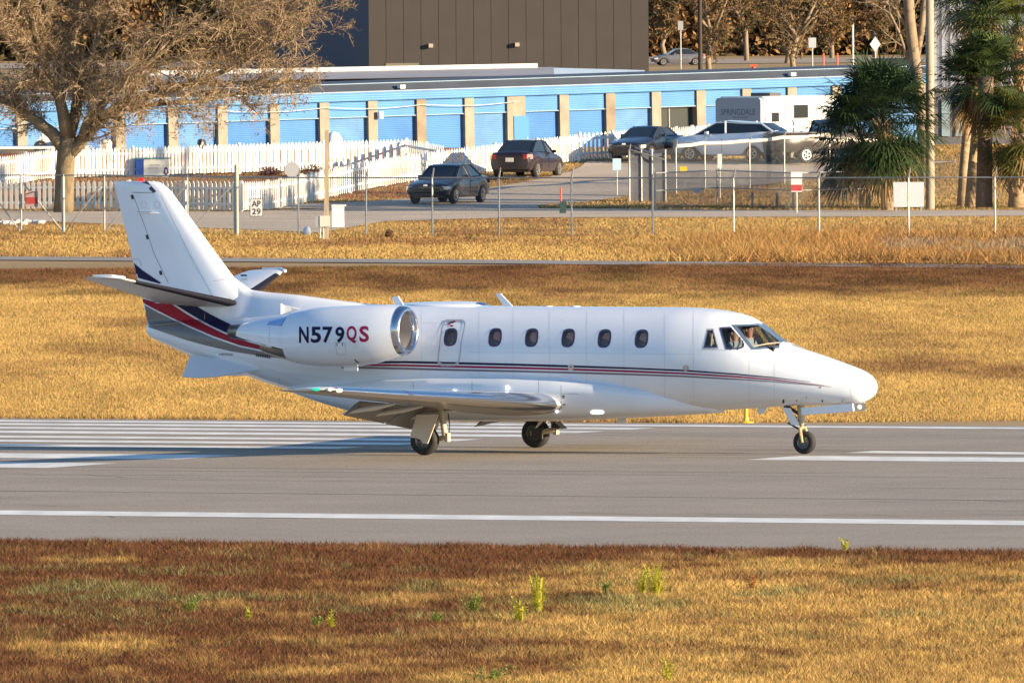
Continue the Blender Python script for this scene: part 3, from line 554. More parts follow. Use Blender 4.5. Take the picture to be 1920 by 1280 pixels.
# ---- livery
def Z3(P): return [(x / 3, 400 + y / 3) for x, y in P]
_v = [Vector(p) for p in fv]; _f = list(ff)
for _o in (fin, dors): k_ = len(_v); _v += [x.co.copy() for x in _o.data.vertices]; _f += [tuple(i + k_ for i in p.vertices) for p in _o.data.polygons]
tailbv = BVHTree.FromPolygons(_v, _f)
decal('grey_sweep', tailbv, Z3([(820, 520), (900, 563), (1000, 612), (1050, 636), (1200, 700), (1350, 752), (1530, 790), (1640, 817), (1720, 836)]), Z3([(838, 640), (930, 672), (1050, 712), (1150, 740), (1300, 775), (1440, 797), (1560, 812), (1660, 831), (1730, 842)]), grey, fus, .006, 150, 10)
decal('red_sweep', tailbv, Z3([(880, 505), (962, 508), (1050, 566), (1150, 624), (1260, 676), (1400, 724), (1500, 750)]), Z3([(812, 505), (850, 527), (950, 578), (1050, 626), (1200, 690), (1350, 742), (1515, 776)]), red, fus, .008, 150, 10)
decal('navy_sweep', tailbv, Z3([(1010, 502), (1095, 515), (1180, 566), (1270, 612), (1340, 645), (1500, 735)]), Z3([(978, 508), (1090, 577), (1180, 628), (1262, 666), (1340, 693), (1495, 742)]), navy, fus, .008, 150, 10)
decal('navy_sweep', finbv, [(249, 491), (268, 507), (302, 530)], [(254.5, 519), (270, 524), (300, 532)], navy, fin, .006, 20, 4)
decal('grey_sweep', tailbv, Z3([(808, 514), (850, 537), (900, 563), (960, 592)]), Z3([(838, 640), (880, 640), (920, 650), (965, 668)]), grey, fin, .005, 30, 6)
decal('red_sweep', tailbv, Z3([(803, 480), (850, 492), (885, 500)]), Z3([(806, 500), (815, 507), (830, 516)]), red, fin, .008, 12, 4)
pline('rudder_foot_gap', tailbv, Z3([(836, 634), (920, 627), (1000, 619)]), 1.2, M('tan_seal', (.55, .38, .2), .6), fin, .012)
decal('pinstripe', bvf, [(690, 677.5), (760, 676.5), (850, 678.5), (970, 681.5), (1070, 684.5), (1180, 688.5), (1285, 693), (1380, 700), (1450, 706.5), (1520, 715.5)], [(690, 681), (760, 680.5), (850, 682.5), (970, 685.5), (1070, 688.5), (1180, 691.5), (1285, 696), (1380, 702.5), (1450, 708), (1520, 716)], navy, fus, .005, 120, 2)
decal('pinstripe', bvf, [(660, 682), (760, 683), (850, 685), (970, 687.5), (1070, 690.3), (1180, 694), (1285, 698.5), (1380, 704.5), (1450, 710), (1545, 722)], [(660, 685.5), (760, 686.5), (850, 688.8), (970, 691.5), (1070, 694), (1180, 697.5), (1285, 701.5), (1380, 707.3), (1450, 712), (1545, 722.6)], crimson, fus, .005, 120, 2)
decal('pinstripe', bvf, [(640, 686.5), (760, 689), (850, 691.5), (970, 694), (1070, 696.5), (1180, 700), (1285, 704), (1380, 709.5), (1450, 714), (1560, 724.5)], [(640, 690), (760, 692.5), (850, 695), (970, 697.5), (1070, 700), (1180, 703), (1285, 706.7), (1380, 711.7), (1450, 715.6), (1560, 725)], M('taupe_stripe', (.17, .14, .17), .4), fus, .005, 120, 2)
DO = [(833, 601), (838, 599), (868, 599), (872, 602), (873, 607), (866, 640), (863, 670), (860, 682), (854, 686), (828, 686), (822, 683), (820, 676), (824, 640), (828, 612)]
ringd('door_outline', bvf, DO, scalep(DO, .90), M('door_seal', (.46, .48, .52), .4, .3), fus, .006, False)
for x, y, c in ((847, 604.5, navy), (852, 603, crimson), (842, 607.5, crimson), (847, 611, crimson)): fan('door_emblem', bvf, oval(x, y, 9 if c is navy else 6, 3.4, 0, 10), c, fus, .006, False, 2)
for P in ([(1310, 653), (1310, 667), (1320, 652)], [(1310, 656), (1480, 656)], [(1596, 692), (1594, 720), (1597, 752)], [(700, 640), (700, 652)], [(1052, 600), (1056, 600)]):
    pline('panel_seam', bvf, P, .6, M('faint_seam'), fus)
for x_, y0_, y1_ in ((705, 577, 680), (790, 574, 706), (898, 575, 706), (962, 575, 708), (1030, 576, 708), (1100, 576, 716), (1170, 577, 726), (1246, 577, 768), (1300, 578, 768), (1405, 660, 764), (1452, 660, 760)): pline('skin_joint', bvf, [(x_, y0_ + (y1_ - y0_) * k / 8) for k in range(9)], .55, M('skin_seam', (.50, .53, .60), .4), fus, .002)
for P in ([(880, 660), (1300, 664)], [(790, 606), (820, 606)], [(540, 700), (640, 712)], [(420, 640), (420, 690)], [(500, 690), (560, 712)]): pline('skin_joint', bvf, P, .5, M('skin_seam'), fus, .002)
for x, y in ((1070.5, 688.5), (1286, 690)): ringd('static_port', bvf, oval(x, y, 11, 11, 0), oval(x, y, 4, 4, 0), M('bare_metal', (.5, .48, .44), .35, .8), fus, .006, False)
for x, y, w, h in ((1538, 726, 3, 3), (1469, 752, 4, 8), (1542, 751, 3, 4), (1512, 745, 2, 2), (1494, 751, 2, 3), (523, 711, 2, 2)): fan('vent_hole', bvf, oval(x, y, w, h, 0, 8), blk, fus, .005, False, 2)
for i in range(7): fan('vent_slot', bvf, [(480 + i * 4, 662 + i * .6), (483 + i * 4, 662.3 + i * .6), (483 + i * 4, 668 + i * .6), (480 + i * 4, 667.7 + i * .6)], blk, fus, .007, False, 1)
MB().prism([tuple(A(529, 571, -.62)), tuple(A(531, 588, -.66)), tuple(A(560, 580, -.60)), tuple(A(565, 578, -.55))], (0, -.02, 0)).build('scoop_panel', M('scoop_grey', (.55, .56, .60), .4), fus); MB().bar(A(528, 569, -.66), A(528, 589, -.70), .03, .03).build('scoop_lip', white, fus)
# small antennas, probes, belly bits
def blade_ant(name, P, w=.03):
    MB().prism([(p.x, -w / 2, p.z) for p in [A(x, y, 0) for x, y in P]], (0, w, 0)).build(name, white, fus)
blade_ant('blade_antenna', [(744, 578), (735, 557), (747, 555), (762, 580)]); blade_ant('blade_antenna', [(949, 580), (929, 550), (939, 550), (967, 580)])
for x, y, l in ((1026, 575, .2), (1077, 575, .2), (1228, 577, .13)):
    p = A(x, y, 0); MB().loft([[(p.x + l * 1.0 * k * q, math.cos(t) * .07 * k, p.z - .04 + math.sin(t) * .06 * k) for t in [i * .6283 for i in range(10)]] for q, k in ((-1, .3), (-.6, .9), (0, 1), (.6, .9), (1, .3))]).build('dome_antenna', white, fus, 'all')
p0 = A(770, 573, 0); p1 = A(905, 573, 0); MB().loft([[(u, math.cos(t) * .22 * k, 2.66 + math.sin(t) * .06 * k) for t in [i * .5236 for i in range(12)]] for u, k in ((p0.x - .4, .3), (p0.x + .2, 1), (p1.x - .2, 1), (p1.x, .35))]).build('antenna_fairing', white, fus, 'all')
blade_ant('belly_antenna', [(1165, 774), (1178, 774), (1172, 792), (1156, 793)]); blade_ant('belly_antenna', [(1240, 768), (1268, 768), (1266, 778), (1240, 779)]); blade_ant('belly_antenna', [(1420, 762), (1440, 762), (1432, 774), (1422, 777)], .02)
for P in ([(1586, 750), (1581, 748), (1578, 754)],): MB().tube([A(x, y, -.36) for x, y in P], .012, 6).build('pitot_probe', chrome, fus, True)
# ---- engines
for side in (-1, 1):
    ev = side * 1.58
    def er(u, r, zc, n=40): return [(u, ev + math.sin(2 * math.pi * k / n) * r, zc + math.cos(2 * math.pi * k / n) * r) for k in range(n)]
    EP = [(-.80, .455, 2.25), (-1.0, .495, 2.225), (-1.3, .535, 2.19), (-1.7, .56, 2.155), (-2.1, .563, 2.14), (-2.5, .545, 2.13), (-2.85, .495, 2.12), (-3.06, .455, 2.115)]
    b = MB(); b.loft([er(*e) for e in EP], cap=False); nac = b.build('engine_nacelle', white, jet, 'all')
    if side == -1: nbv = BVHTree.FromPolygons([Vector(p) for p in b.v], b.f)
    lip = [(-.80, .457), (-.74, .447), (-.69, .43), (-.665, .405), (-.66, .385), (-.67, .362), (-.70, .345), (-.78, .33)]
    b = MB(); b.loft([er(u, r, 2.255) for u, r in lip], cap=False).build('intake_lip', chrome, nac, 'all')
    b = MB(); b.loft([er(u, r, 2.255) for u, r in ((-.775, .332), (-1.0, .325), (-1.3, .33))], cap=False).build('intake_duct', M('duct_grey', (.34, .32, .32), .6), nac, 'all')
    fanm = MB()
    for k in range(20):
        a = k * math.pi / 10; d0 = Vector((0, math.sin(a), math.cos(a))); d1 = Vector((0, math.cos(a), -math.sin(a)))
        fanm.add([Vector((-1.22, ev, 2.255)) + d0 * .08 + d1 * -.015, Vector((-1.26, ev, 2.255)) + d0 * .08 + d1 * .03, Vector((-1.27, ev, 2.255)) + d0 * .325 + d1 * .085, Vector((-1.2, ev, 2.255)) + d0 * .325 + d1 * .0], [(0, 1, 2, 3)])
    fanm.build('fan', M('fan_blades', (.30, .30, .31), .35, .8), nac); MB().lathe([(0, .1), (.06, .09), (.13, .05), (.17, .005)], (-1.26, ev, 2.255), (1, 0, 0), 16).build('spinner', M('spinner_grey', (.25, .25, .26), .4), nac, 'all'); MB().lathe([(0, .33), (0, .001)], (-1.32, ev, 2.255), (1, 0, 0), 24).build('fan_backing', blk, nac)
    # thrust reverser: white upper shells, bare metal below, nozzle
    def shell(name, a0, a1, prof, mat):
        MB().loft([[(u, ev + math.sin(a) * r, zc + math.cos(a) * r) for a in [a0 + (a1 - a0) * k / 16 for k in range(17)]] for u, r, zc in prof], closed=False).build(name, mat, nac, 'all')
    shell('reverser_shell', -2.05, 2.05, [(-3.055, .435, 2.115), (-3.3, .375, 2.13), (-3.62, .30, 2.16), (-3.95, .22, 2.19), (-4.2, .13, 2.21)], white)
    shell('reverser_shell', 2.07, 4.21, [(-3.055, .435, 2.115), (-3.3, .385, 2.12), (-3.62, .31, 2.14)], M('bare_titanium', (.42, .38, .33), .28, .95))
    MB().lathe([(0, .24), (-.55, .17), (-.95, .125), (-.95, .10), (-.4, .10)], (-3.4, ev, 2.22), (1, 0, 0), 24).build('exhaust_nozzle', M('nozzle_metal', (.20, .18, .17), .35, .9), nac, 'all')
    # pylon
    b = MB(); R_ = []
    for v, z in ((.55, 2.30), (1.2, 2.24)):
        R_.append([(u, side * v, z + t * .13) for u, t in ((-1.3, 0), (-1.6, .7), (-2.4, 1), (-3.2, .8), (-4.0, 0.05), (-3.2, -.8), (-2.4, -1), (-1.6, -.7))])
    b.loft(R_).build('engine_pylon', white, jet, True)
    MB().box((-1.86, ev, 1.565), (.28, .03, .10)).build('drain_mast', white, nac)
shv = [c for c in jet.children_recursive if c.name.startswith('reverser_shell')][0]; sbv = BVHTree.FromPolygons([x.co for x in shv.data.vertices], [tuple(p.vertices) for p in shv.data.polygons])
fan('reverser_panel', sbv, [(500, 609), (505, 603), (553, 591), (552, 607), (525, 611)], M('sky_tinted_chrome', (.55, .68, .90), .12, .9), shv.parent, .006, False)  # chrome panel with the sky's blue reflection put into its colour
for x0, y0, y1 in ((505, 614, 640), (546, 611, 640)):
    for k in range(6): fan('rivet', sbv, oval(x0, y0 + (y1 - y0) * k / 5, 1.4, 1.4, 0, 6), blk, shv.parent, .004, False, 1)
ringd('access_panel', nbv, [(628, 642), (647, 642), (650, 664), (632, 665)], [(629, 643), (646, 643), (649, 663), (633, 664)], M('nacelle_seam', (.5, .51, .54), .4), fus, .003, False)
for x in (632, 642): fan('latch', nbv, [(x - .7, 643), (x + .7, 643), (x + 1, 648), (x - .4, 648)], blk, fus, .004, False, 1)
pline('vent_scoop', nbv, [(665, 673), (668, 677), (673, 680)], 2, blk, fus, .004)
def text_mesh(s, size=1.0, bold=.012):
    cu = bpy.data.curves.new('lettering', 'FONT'); cu.body = s; cu.size = size; cu.align_x = 'LEFT'; cu.resolution_u = 4; cu.offset = bold * size; o = bpy.data.objects.new('lettering', cu); COL.objects.link(o)
    me = bpy.data.meshes.new_from_object(o.evaluated_get(bpy.context.evaluated_depsgraph_get())); bpy.data.objects.remove(o); bpy.data.curves.remove(cu); return me
def proj_text(name, s, x0, x1, ytop, ybot, bv, mat, parent, off=.006, slope=0.0):
    me = text_mesh(s, 1.0, .028); co = np.array([v.co[:] for v in me.vertices]); mn, mx = co.min(0), co.max(0); bm = bmesh.new(); bm.from_mesh(me)
    bmesh.ops.subdivide_edges(bm, edges=[e for e in bm.edges if e.calc_length() > .15], cuts=2); bmesh.ops.triangulate(bm, faces=bm.faces)
    for v in bm.verts:
        px = x0 + (v.co.x - mn[0]) / (mx[0] - mn[0]) * (x1 - x0); py = ybot + (v.co.y - mn[1]) / (mx[1] - mn[1]) * (ytop - ybot) + slope * (px - x0); p = hit(bv, px, py, off)
        if p: v.co = p
    bm.to_mesh(me); bm.free(); return link(name, me, mat, parent)
nac_near = [c for c in jet.children if c.name.startswith('engine_nacelle')][0]
xs = [(561, 579), (583, 602), (605, 624), (629, 646)]
for ch, (a, b_) in zip('N579', xs): proj_text('registration_letter', ch, a, b_, 612.5, 642.5, nbv, navy, nac_near)
for ch, (a, b_) in zip('QS', ((650, 669), (674, 692))): proj_text('registration_letter', ch, a, b_, 611, 641 if ch == 'S' else 643, nbv, crimson, nac_near)
proj_text('registration_print', 'N579QS', 411, 437, 662, 667, tailbv, M('print_grey', (.25, .25, .28), .6), fus)
# ---- landing gear
tyre = M('tyre_rubber', (.022, .022, .024), .8, var=.3, scale=8); hub = M('wheel_hub', (.20, .21, .22), .45, .6); strutm = M('gear_enamel', (.50, .43, .32), .5, var=.2); 
def wheel(c, r, w, parent):
    t = MB().lathe([(-w / 2, r * .55), (-w / 2 * 1.02, r * .7), (-w / 2 * .95, r * .88), (-w / 2 * .6, r * .98), (0, r), (w / 2 * .6, r * .98), (w / 2 * .95, r * .88), (w / 2 * 1.02, r * .7), (w / 2, r * .55)], c, (0, 1, 0), 32).build('tyre', tyre, parent, 'all')
    h = MB(); h.lathe([(-w / 2 * .9, r * .57), (-w / 2 * .75, r * .5), (-w / 2 * .4, r * .44), (-w / 2 * .45, r * .2), (-w / 2 * .7, r * .14), (-w / 2 * .7, .001)], c, (0, 1, 0), 24); h.lathe([(w / 2 * .9, r * .57), (w / 2 * .75, r * .5), (w / 2 * .4, r * .44), (w / 2 * .45, r * .2), (w / 2 * .7, .001)], c, (0, 1, 0), 24)
    hb = h.build('rim', hub, parent, True)
    for k in range(8):
        a = k * math.pi / 4; MB().lathe([(-w * .30, r * .06), (-w * .30, .001)], (c[0] + math.cos(a) * r * .34, c[1], c[2] + math.sin(a) * r * .34), (0, 1, 0), 8).build('rim_hole', blk, parent)
for s in (-1, 1):
    gr = bpy.data.objects.new('main_landing_gear', None); COL.objects.link(gr); gr.parent = jet
    wheel((0, s * 2.27, .272), .272, .2, gr)
    MB().tube([(.30, s * 2.27, .95), (.36, s * 2.25, .62), (.40, s * 2.24, .36)], [.07, .055, .06], 12).build('strut', strutm, gr, True)
    MB().tube([(.42, s * 2.20, .34), (.22, s * 2.16, .30), (0, s * 2.16, .272), (0, s * 2.3, .272)], [.055, .05, .06, .03], 10).build('trailing_link', strutm, gr, True)
    MB().tube([(.30, s * 2.17, .80), (.16, s * 2.16, .50), (.06, s * 2.16, .34)], [.035, .045, .035], 10).build('shock_absorber', chrome, gr, True)
    MB().tube([(.44, s * 2.2, .80), (.47, s * 2.19, .55), (.45, s * 2.2, .30)], .012, 6).build('hydraulic_line', blk, gr, True); MB().box((.44, s * 2.23, .33), (.07, .12, .16)).build('torque_bracket', strutm, gr)
    MB().box((.10, s * 2.13, .27), (.22, .05, .20)).build('brake_unit', M('brake_dark', (.04, .035, .03), .6), gr)
    dp = [(.10, .86), (.30, .85), (.10, .42), (.06, .37), (-.09, .33), (-.14, .36), (-.24, .45), (-.32, .48)]
    if s < 0: dp = [(p.x, p.z) for p in [A(x, y, -2.55) for x, y in ((781, 777), (822, 777), (800, 826), (797, 832), (789, 831), (785, 824), (776, 821), (765, 820))]]
    MB().prism([(u, s * (2.45 + (z - .3) * .16), z) for u, z in dp], (0, s * .025, 0)).build('gear_door', M('gear_door_paint', (.62, .57, .50), .45), gr)
    if s > 0: MB().prism([(.45, 2.1, .50), (.62, 2.1, .36), (.40, 2.1, .38)], (0, .25, 0)).build('gear_flap', blk, gr)
gr = bpy.data.objects.new('nose_landing_gear', None); COL.objects.link(gr); gr.parent = jet
NU = 6.60
wheel((NU, 0, .215), .215, .14, gr)
MB().tube([(NU - .08, 0, .95), (NU - .05, 0, .58), (NU - .03, 0, .48)], [.07, .065, .05], 12).build('strut', strutm, gr, True); MB().tube([(NU - .05, 0, .72), (NU - .03, 0, .5)], .052, 14).build('oleo', chrome, gr, 'all')
MB().tube([(NU - .02, 0, .50), (NU - .04, -.11, .46), (NU - .02, -.12, .36), (NU, -.10, .215)], [.04, .035, .03, .025], 8).build('fork', M('fork_gold', (.42, .33, .17), .5, .4), gr, True)
MB().tube([(NU - .02, 0, .50), (NU - .04, .11, .46), (NU - .02, .12, .36), (NU, .10, .215)], [.04, .035, .03, .025], 8).build('fork', M('fork_gold'), gr, True)
MB().tube([(NU - .08, -.03, .62), (NU - .32, -.03, .56), (NU - .10, -.03, .46)], .022, 8).build('torque_link', blk, gr, True); MB().tube([(NU - .1, 0, .72), (NU - .36, 0, .88)], .03, 8).build('drag_brace', blk, gr, True); MB().tube([(NU - .12, -.06, .66), (NU - .42, -.05, .9)], .014, 6).build('hydraulic_line', blk, gr, True)
MB().prism([tuple(A(x, y, -.14)) for x, y in ((1466, 763), (1482, 765), (1497, 793), (1492, 797), (1484, 796))], (0, .02, 0)).build('gear_door', white, gr)
q = [A(x, y, -.26) for x, y in ((1502, 764), (1598, 756), (1600, 771), (1503, 778))]; MB().prism([tuple(p) for p in q], (0, .025, 0)).build('gear_door', white, gr); q = [(p.x, .26, p.z) for p in q]; MB().prism(q, (0, .025, 0)).build('gear_door', white, gr)
p = A(1605, 763, -.2); MB().box((p.x, -.05, p.z), (.09, .36, .13)).build('taxi_light_housing', chrome, gr); MB().lathe([(0, .045), (.03, .03), (.035, .001)], (p.x + .045, -.14, p.z), (1, 0, 0), 12).build('taxi_light', M('clear_lens'), gr, 'all')
# ================================================================== behind the runway
# ---- chain-link perimeter fence
wire = M('fence_wire', (.15, .155, .16), .6, .3)
def link_mesh(name, w, h, pitch=.075, r=.0026):
    m = MB(); n = int((w + h) / pitch) + 1; 
    for sgn in (1, -1):
        for k in range(n):
            x0 = -h + k * pitch; a0 = max(0, -x0); a1 = min(h, w - x0)
            if a1 - a0 < .02: continue
            p, q = (x0 + a0, a0), (x0 + a1, a1)
            if sgn < 0: p, q = (w - p[0], p[1]), (w - q[0], q[1])
            m.add([(p[0] - r, 0, p[1]), (p[0] + r, 0, p[1]), (p[0], r * 2, p[1]), (q[0] - r, 0, q[1]), (q[0] + r, 0, q[1]), (q[0], r * 2, q[1])], [(0, 1, 4, 3), (1, 2, 5, 4), (2, 0, 3, 5)])
    return m
def chain_fence(label, pts, h, arm=True, group=None, top=True, r=.032, mid=False):
    base = pts[0]; t = thing('chain_link_fence', label, 'fence', base); 
    if group: t['group'] = group
    for i, p in enumerate(pts):
        q = p - base; b = MB(); b.tube([q + Vector((0, 0, -.1)), q + Vector((0, 0, h))], r, 8)
        if arm: b.tube([q + Vector((0, 0, h - .02)), q + Vector((.04, -.10, h + .16)), q + Vector((.06, -.16, h + .30))], [r, r * .8, r * .5], 6)
        b.build('post', galv, t, True)
        if i + 1 < len(pts):
            d = pts[i + 1] - p; L_ = math.hypot(d.x, d.y)
            o = link_mesh('wire_mesh', L_, h - .04).build('wire_mesh', wire, t, fix=False, kind='stuff'); o.location = q + Vector((0, .04, .02)); o.rotation_euler = (0, math.atan2(-d.z, L_) * 1, math.atan2(d.y, d.x))
            if top: MB().tube([q + Vector((0, 0, h - .03)), pts[i + 1] - base + Vector((0, 0, h - .03))], .024, 6).build('top_rail', galv, t)
            if mid: MB().tube([q + Vector((0, 0, h * .5)), pts[i + 1] - base + Vector((0, 0, h * .5))], .02, 6).build('mid_rail', galv, t)
    return t
def fp(px, py=None): 
    return G(px, py if py else 441)
pxs = [446, 560, 687, 811, 936, 1072, 1224, 1376, 1536, 1704, 1866, 2030]; pys = [439, 440.5, 441, 441.5, 441.5, 442, 442.5, 443, 443, 443, 442.5, 442.5]
chain_fence('long galvanised chain-link perimeter fence with angled post tops', [G(x, y) for x, y in zip(pxs, pys)], 1.95)
t = chain_fence('chain-link gate fence with diagonal braces in front of the oak', [G(x, y) for x, y in ((-60, 433), (40, 434), (120, 434), (196, 434), (352, 437), (440, 438.5))], 1.95, False)
b0 = G(-60, 433)
for (x0, y0), (x1, y1) in (((0, 382), (38, 434)), ((40, 340), (118, 434)), ((122, 434), (195, 340)), ((198, 434), (268, 338)), ((352, 345), (300, 400)), ((352, 437), (440, 342))):
    Yd = (G(x0, 434)).y; MB().tube([atY(x0, y0, Yd) - b0, atY(x1, y1, Yd) - b0], .022, 6).build('brace', galv, t)
p = G(444, 440); MB().tube([(0, 0, -.1), (0, 0, 2.35)], .075, 12).build('gate_post', M('gate_post_steel', (.34, .36, .33), .6, .3), None, True); o = bpy.data.objects['gate_post']; o.location = p; tag(o, 'thick steel gate post left of the AP 29 sign', 'post')
p = G(119, 436); o = MB().tube([(0, 0, -.1), (0, 0, 1.9)], .06, 12).build('gate_post', M('gate_post_steel'), None, True); o.location = p; tag(o, 'thick steel gate post in front of the oak trunk', 'post')
# guard rails of the inner enclosure at right
inner = [GT(x, y) for x, y in ((1228, 392), (1345, 386), (1487, 392), (1632, 388))]
chain_fence('low inner chain-link enclosure beside the driveway, right', inner, 1.35, False, mid=True, r=.03)
sp = [GT(x, y) for x, y in ((1180, 372), (1268, 362), (1322, 356), (1406, 352), (1471, 345), (1556, 340))]
t = chain_fence('chain-link compound fence with a pale pipe along its slanting top', sp, 1.75, True, top=False, r=.028)
pipe = M('pale_pipe', (.62, .55, .47), .5); b0 = sp[0]
for a, c in zip(sp[1:], sp[2:]): MB().tube([a - b0 + Vector((0, 0, 1.78)), (a + c) / 2 - b0 + Vector((0, 0, 1.76)), c - b0 + Vector((0, 0, 1.80))], .07, 8).build('top_pipe', pipe, t, True)
# shade-cloth corner booth
p = GT(1208, 378); t = thing('gate_enclosure', 'grey mesh-clad gate corner at the end of the compound fence', 'enclosure', p)
sh = M('shade_cloth', (.17, .18, .22), .9, var=.2, scale=2); _nt = sh.node_tree; _tr = _nt.nodes.new('ShaderNodeBsdfTransparent'); _mx = _nt.nodes.new('ShaderNodeMixShader'); _mx.inputs[0].default_value = .35
_nt.links.new(_nt.nodes['Principled BSDF'].outputs[0], _mx.inputs[1]); _nt.links.new(_tr.outputs[0], _mx.inputs[2]); _nt.links.new(_mx.outputs[0], _nt.nodes['Material Output'].inputs[0])
m = MB(); m.box((-.3, .9, .95), (.04, 1.9, 1.9)); m.build('cloth_panel', sh, t); MB().box((.10, -.05, .90), (1.32, .02, 1.8)).build('cloth_panel', sh, t)
for x in (-.55, -.1, .3, .8): MB().tube([(x, -.08, 0), (x, -.08, 1.95)], .035, 8).build('post', galv, t, True)
MB().tube([(-.55, -.08, 1.95), (.8, -.3, 1.55)], .03, 6).build('rail', galv, t); MB().tube([(-.3, 1.8, 2.0), (.8, -.2, 1.7)], .03, 6).build('rail', galv, t)
# ---- white picket fences
pick_m = M('picket_white', (.80, .80, .78), .55, var=.08, scale=1.0)
def picket_fence(label, pxpts, h, pitch, wid, group=None, drift=None):
    pts = [GT(x, y) for x, y in pxpts]; base = pts[0]; t = thing('picket_fence', label, 'fence', base)
    bm_ = MB(); th = .022; bm_.add([(-wid / 2, -th / 2, .05), (wid / 2, -th / 2, .05), (wid / 2, -th / 2, h - .09), (0, -th / 2, h), (-wid / 2, -th / 2, h - .09), (-wid / 2, th / 2, .05), (wid / 2, th / 2, .05), (wid / 2, th / 2, h - .09), (0, th / 2, h), (-wid / 2, th / 2, h - .09)], [(0, 1, 2, 3, 4), (9, 8, 7, 6, 5)] + [(i, i + 5, (i + 1) % 5 + 5, (i + 1) % 5) for i in range(5)])
    proto = bm_.build('picket', pick_m, t); first = True; d_acc = 0.0
    for a, c in zip(pts, pts[1:]):
        d = c - a; L_ = math.hypot(d.x, d.y); n = int(L_ / max(pitch, 3.7 / (FPX / a.y) / max(abs(d.x) / L_, .2))); ang = math.atan2(d.y, d.x); nrm = Vector((math.sin(ang), -math.cos(ang), 0)); nrm = nrm if nrm.y < 0 else -nrm
        for k in range(n):
            q = a - base + d * (k / max(n, 1)) + nrm * .03
            o = proto if first else proto.copy()
            if not first: COL.objects.link(o)
            first = False; o.location = q + Vector((0, 0, random.uniform(-.012, .012))); o.rotation_euler = (0, random.uniform(-.01, .01), ang)
        for z in (.28, h - .25): MB().bar(a - base + Vector((0, 0, z)), c - base + Vector((0, 0, z)), .04, .09).build('rail', pick_m, t)
        np_ = max(1, int(L_ / 2.4))
        for k in range(np_): 
            q = a - base + d * (k / np_) - nrm * .05; MB().box(q + Vector((0, 0, h * .5)), (.10, .10, h + .06), Matrix.Rotation(ang, 3, 'Z')).build('post', pick_m, t)
    return t
picket_fence('white picket fence along the back road curving up behind the parked cars', [(-30, 394), (240, 394.5), (455, 396.5), (505, 394), (550, 386), (605, 374), (686, 356), (766, 342), (930, 322), (1086, 303)], 1.10, .215, .125)
picket_fence('tall white picket fence further up in front of the blue storage units, left', [(-60, 357), (0, 350), (100, 335), (250, 331), (450, 325), (607, 320), (760, 316), (836, 330)], 1.16, .145, .105)
picket_fence('shaded stretch of picket fence behind the dark car and silver SUV', [(1088, 302.5), (1150, 298), (1240, 293), (1330, 286), (1420, 280), (1560, 276)], 1.12, .24, .12)
# ---- signs, poles, small furniture
def sign(name, label, px, py, z0, w, h, mat, post=True, ph=None, cat='sign', border=None, Yp=None, thick=.02, rz=0):
    p = GT(px, py) if Yp is None else Vector((atY(px, py, Yp).x, Yp, terr(Yp))); t = thing(name, label, cat, p, rz)
    MB().box((0, -.03, z0 + h / 2), (w, thick, h)).build('panel', mat, t)
    if post: MB().tube([(0, 0, -.05), (0, 0, ph or z0 + h)], .03, 8).build('post', galv, t, True)
    return t
def put_text(s, parent, x, y, z, w, h, mat, name='lettering'):
    me = text_mesh(s); co = np.array([v.co[:] for v in me.vertices]); mn, mx = co.min(0), co.max(0)
    for v in me.vertices: v.co = (x - w / 2 + (v.co.x - mn[0]) / (mx[0] - mn[0]) * w, y, z + (v.co.y - mn[1]) / (mx[1] - mn[1]) * h)
    return link(name, me, mat, parent)
wsign = M('sign_white', (.75, .75, .74), .5, var=.08, scale=6); inkb = M('sign_black', (.02, .02, .03), .6); rsign = M('sign_red', (.50, .06, .06), .5, var=.3, scale=9)
t = sign('gate_sign', 'white AP 29 gate sign hanging on the perimeter fence', 481, 439.5, .62, .40, .56, wsign, False); put_text('AP', t, 0, -.046, .93, .30, .20, inkb); put_text('29', t, 0, -.046, .67, .30, .20, inkb)
MB().box((0, -.012, .90), (.43, .015, .60)).build('border', inkb, t)
t = sign('warning_sign', 'faded red and white notice on the gate fence at far left', 60, 434, .85, .42, .52, M('sign_dusky', (.40, .28, .27), .6), False); MB().box((0, -.045, 1.06), (.40, .01, .22)).build('red_band', rsign, t)
t = sign('warning_sign', 'faded red and white notice on a post right of the nose', 1494, 399, .75, .40, .72, M('sign_pink', (.72, .60, .62), .5), True, 1.1); MB().box((0, -.045, .90), (.38, .01, .22)).build('red_band', rsign, t)
t = sign('warning_sign', 'small pink notice leaning on the compound fence', 1350, 372, 1.15, .16, .52, M('sign_pink'), True)
sign('caution_sign', 'small yellow plate on the compound fence by the driveway', 1282, 385, 1.25, .26, .19, M('sign_yellow', (.70, .42, .02), .5), False)
sign('paper_notice', 'small grey plate low on the inner enclosure', 1307, 390, .55, .27, .19, M('plate_grey', (.42, .45, .52), .5), False)
sign('parking_sign', 'pale blue sign on a thin post at the driveway edge', 1157, 366, .95, .32, .44, M('sign_pale_blue', (.45, .66, .80), .5), True)
p = GT(548, 393); t = thing('stop_sign', 'grey back of an octagonal road sign before the picket fence', 'sign', p); MB().loft([[(.30 * math.cos(a + .3927), y, 1.48 + .30 * math.sin(a + .3927)) for a in [k * .7854 for k in range(8)]] for y in (-.01, .01)]).build('panel', M('sign_back', (.50, .50, .50), .4, .5), t); MB().tube([(0, .03, 0), (0, .03, 1.8)], .03, 8).build('post', galv, t)
# white notice board at right
p = G(1704, 397); t = thing('notice_board', 'blank white board standing below the short palm', 'board', p); MB().box((0, 0, .62), (1.10, .04, .90)).build('panel', M('board_white', (.52, .55, .60), .6, var=.06), t); 
for s in (-1, 1): MB().box((s * .45, .05, .35), (.07, .06, .7)).build('leg', galv, t)
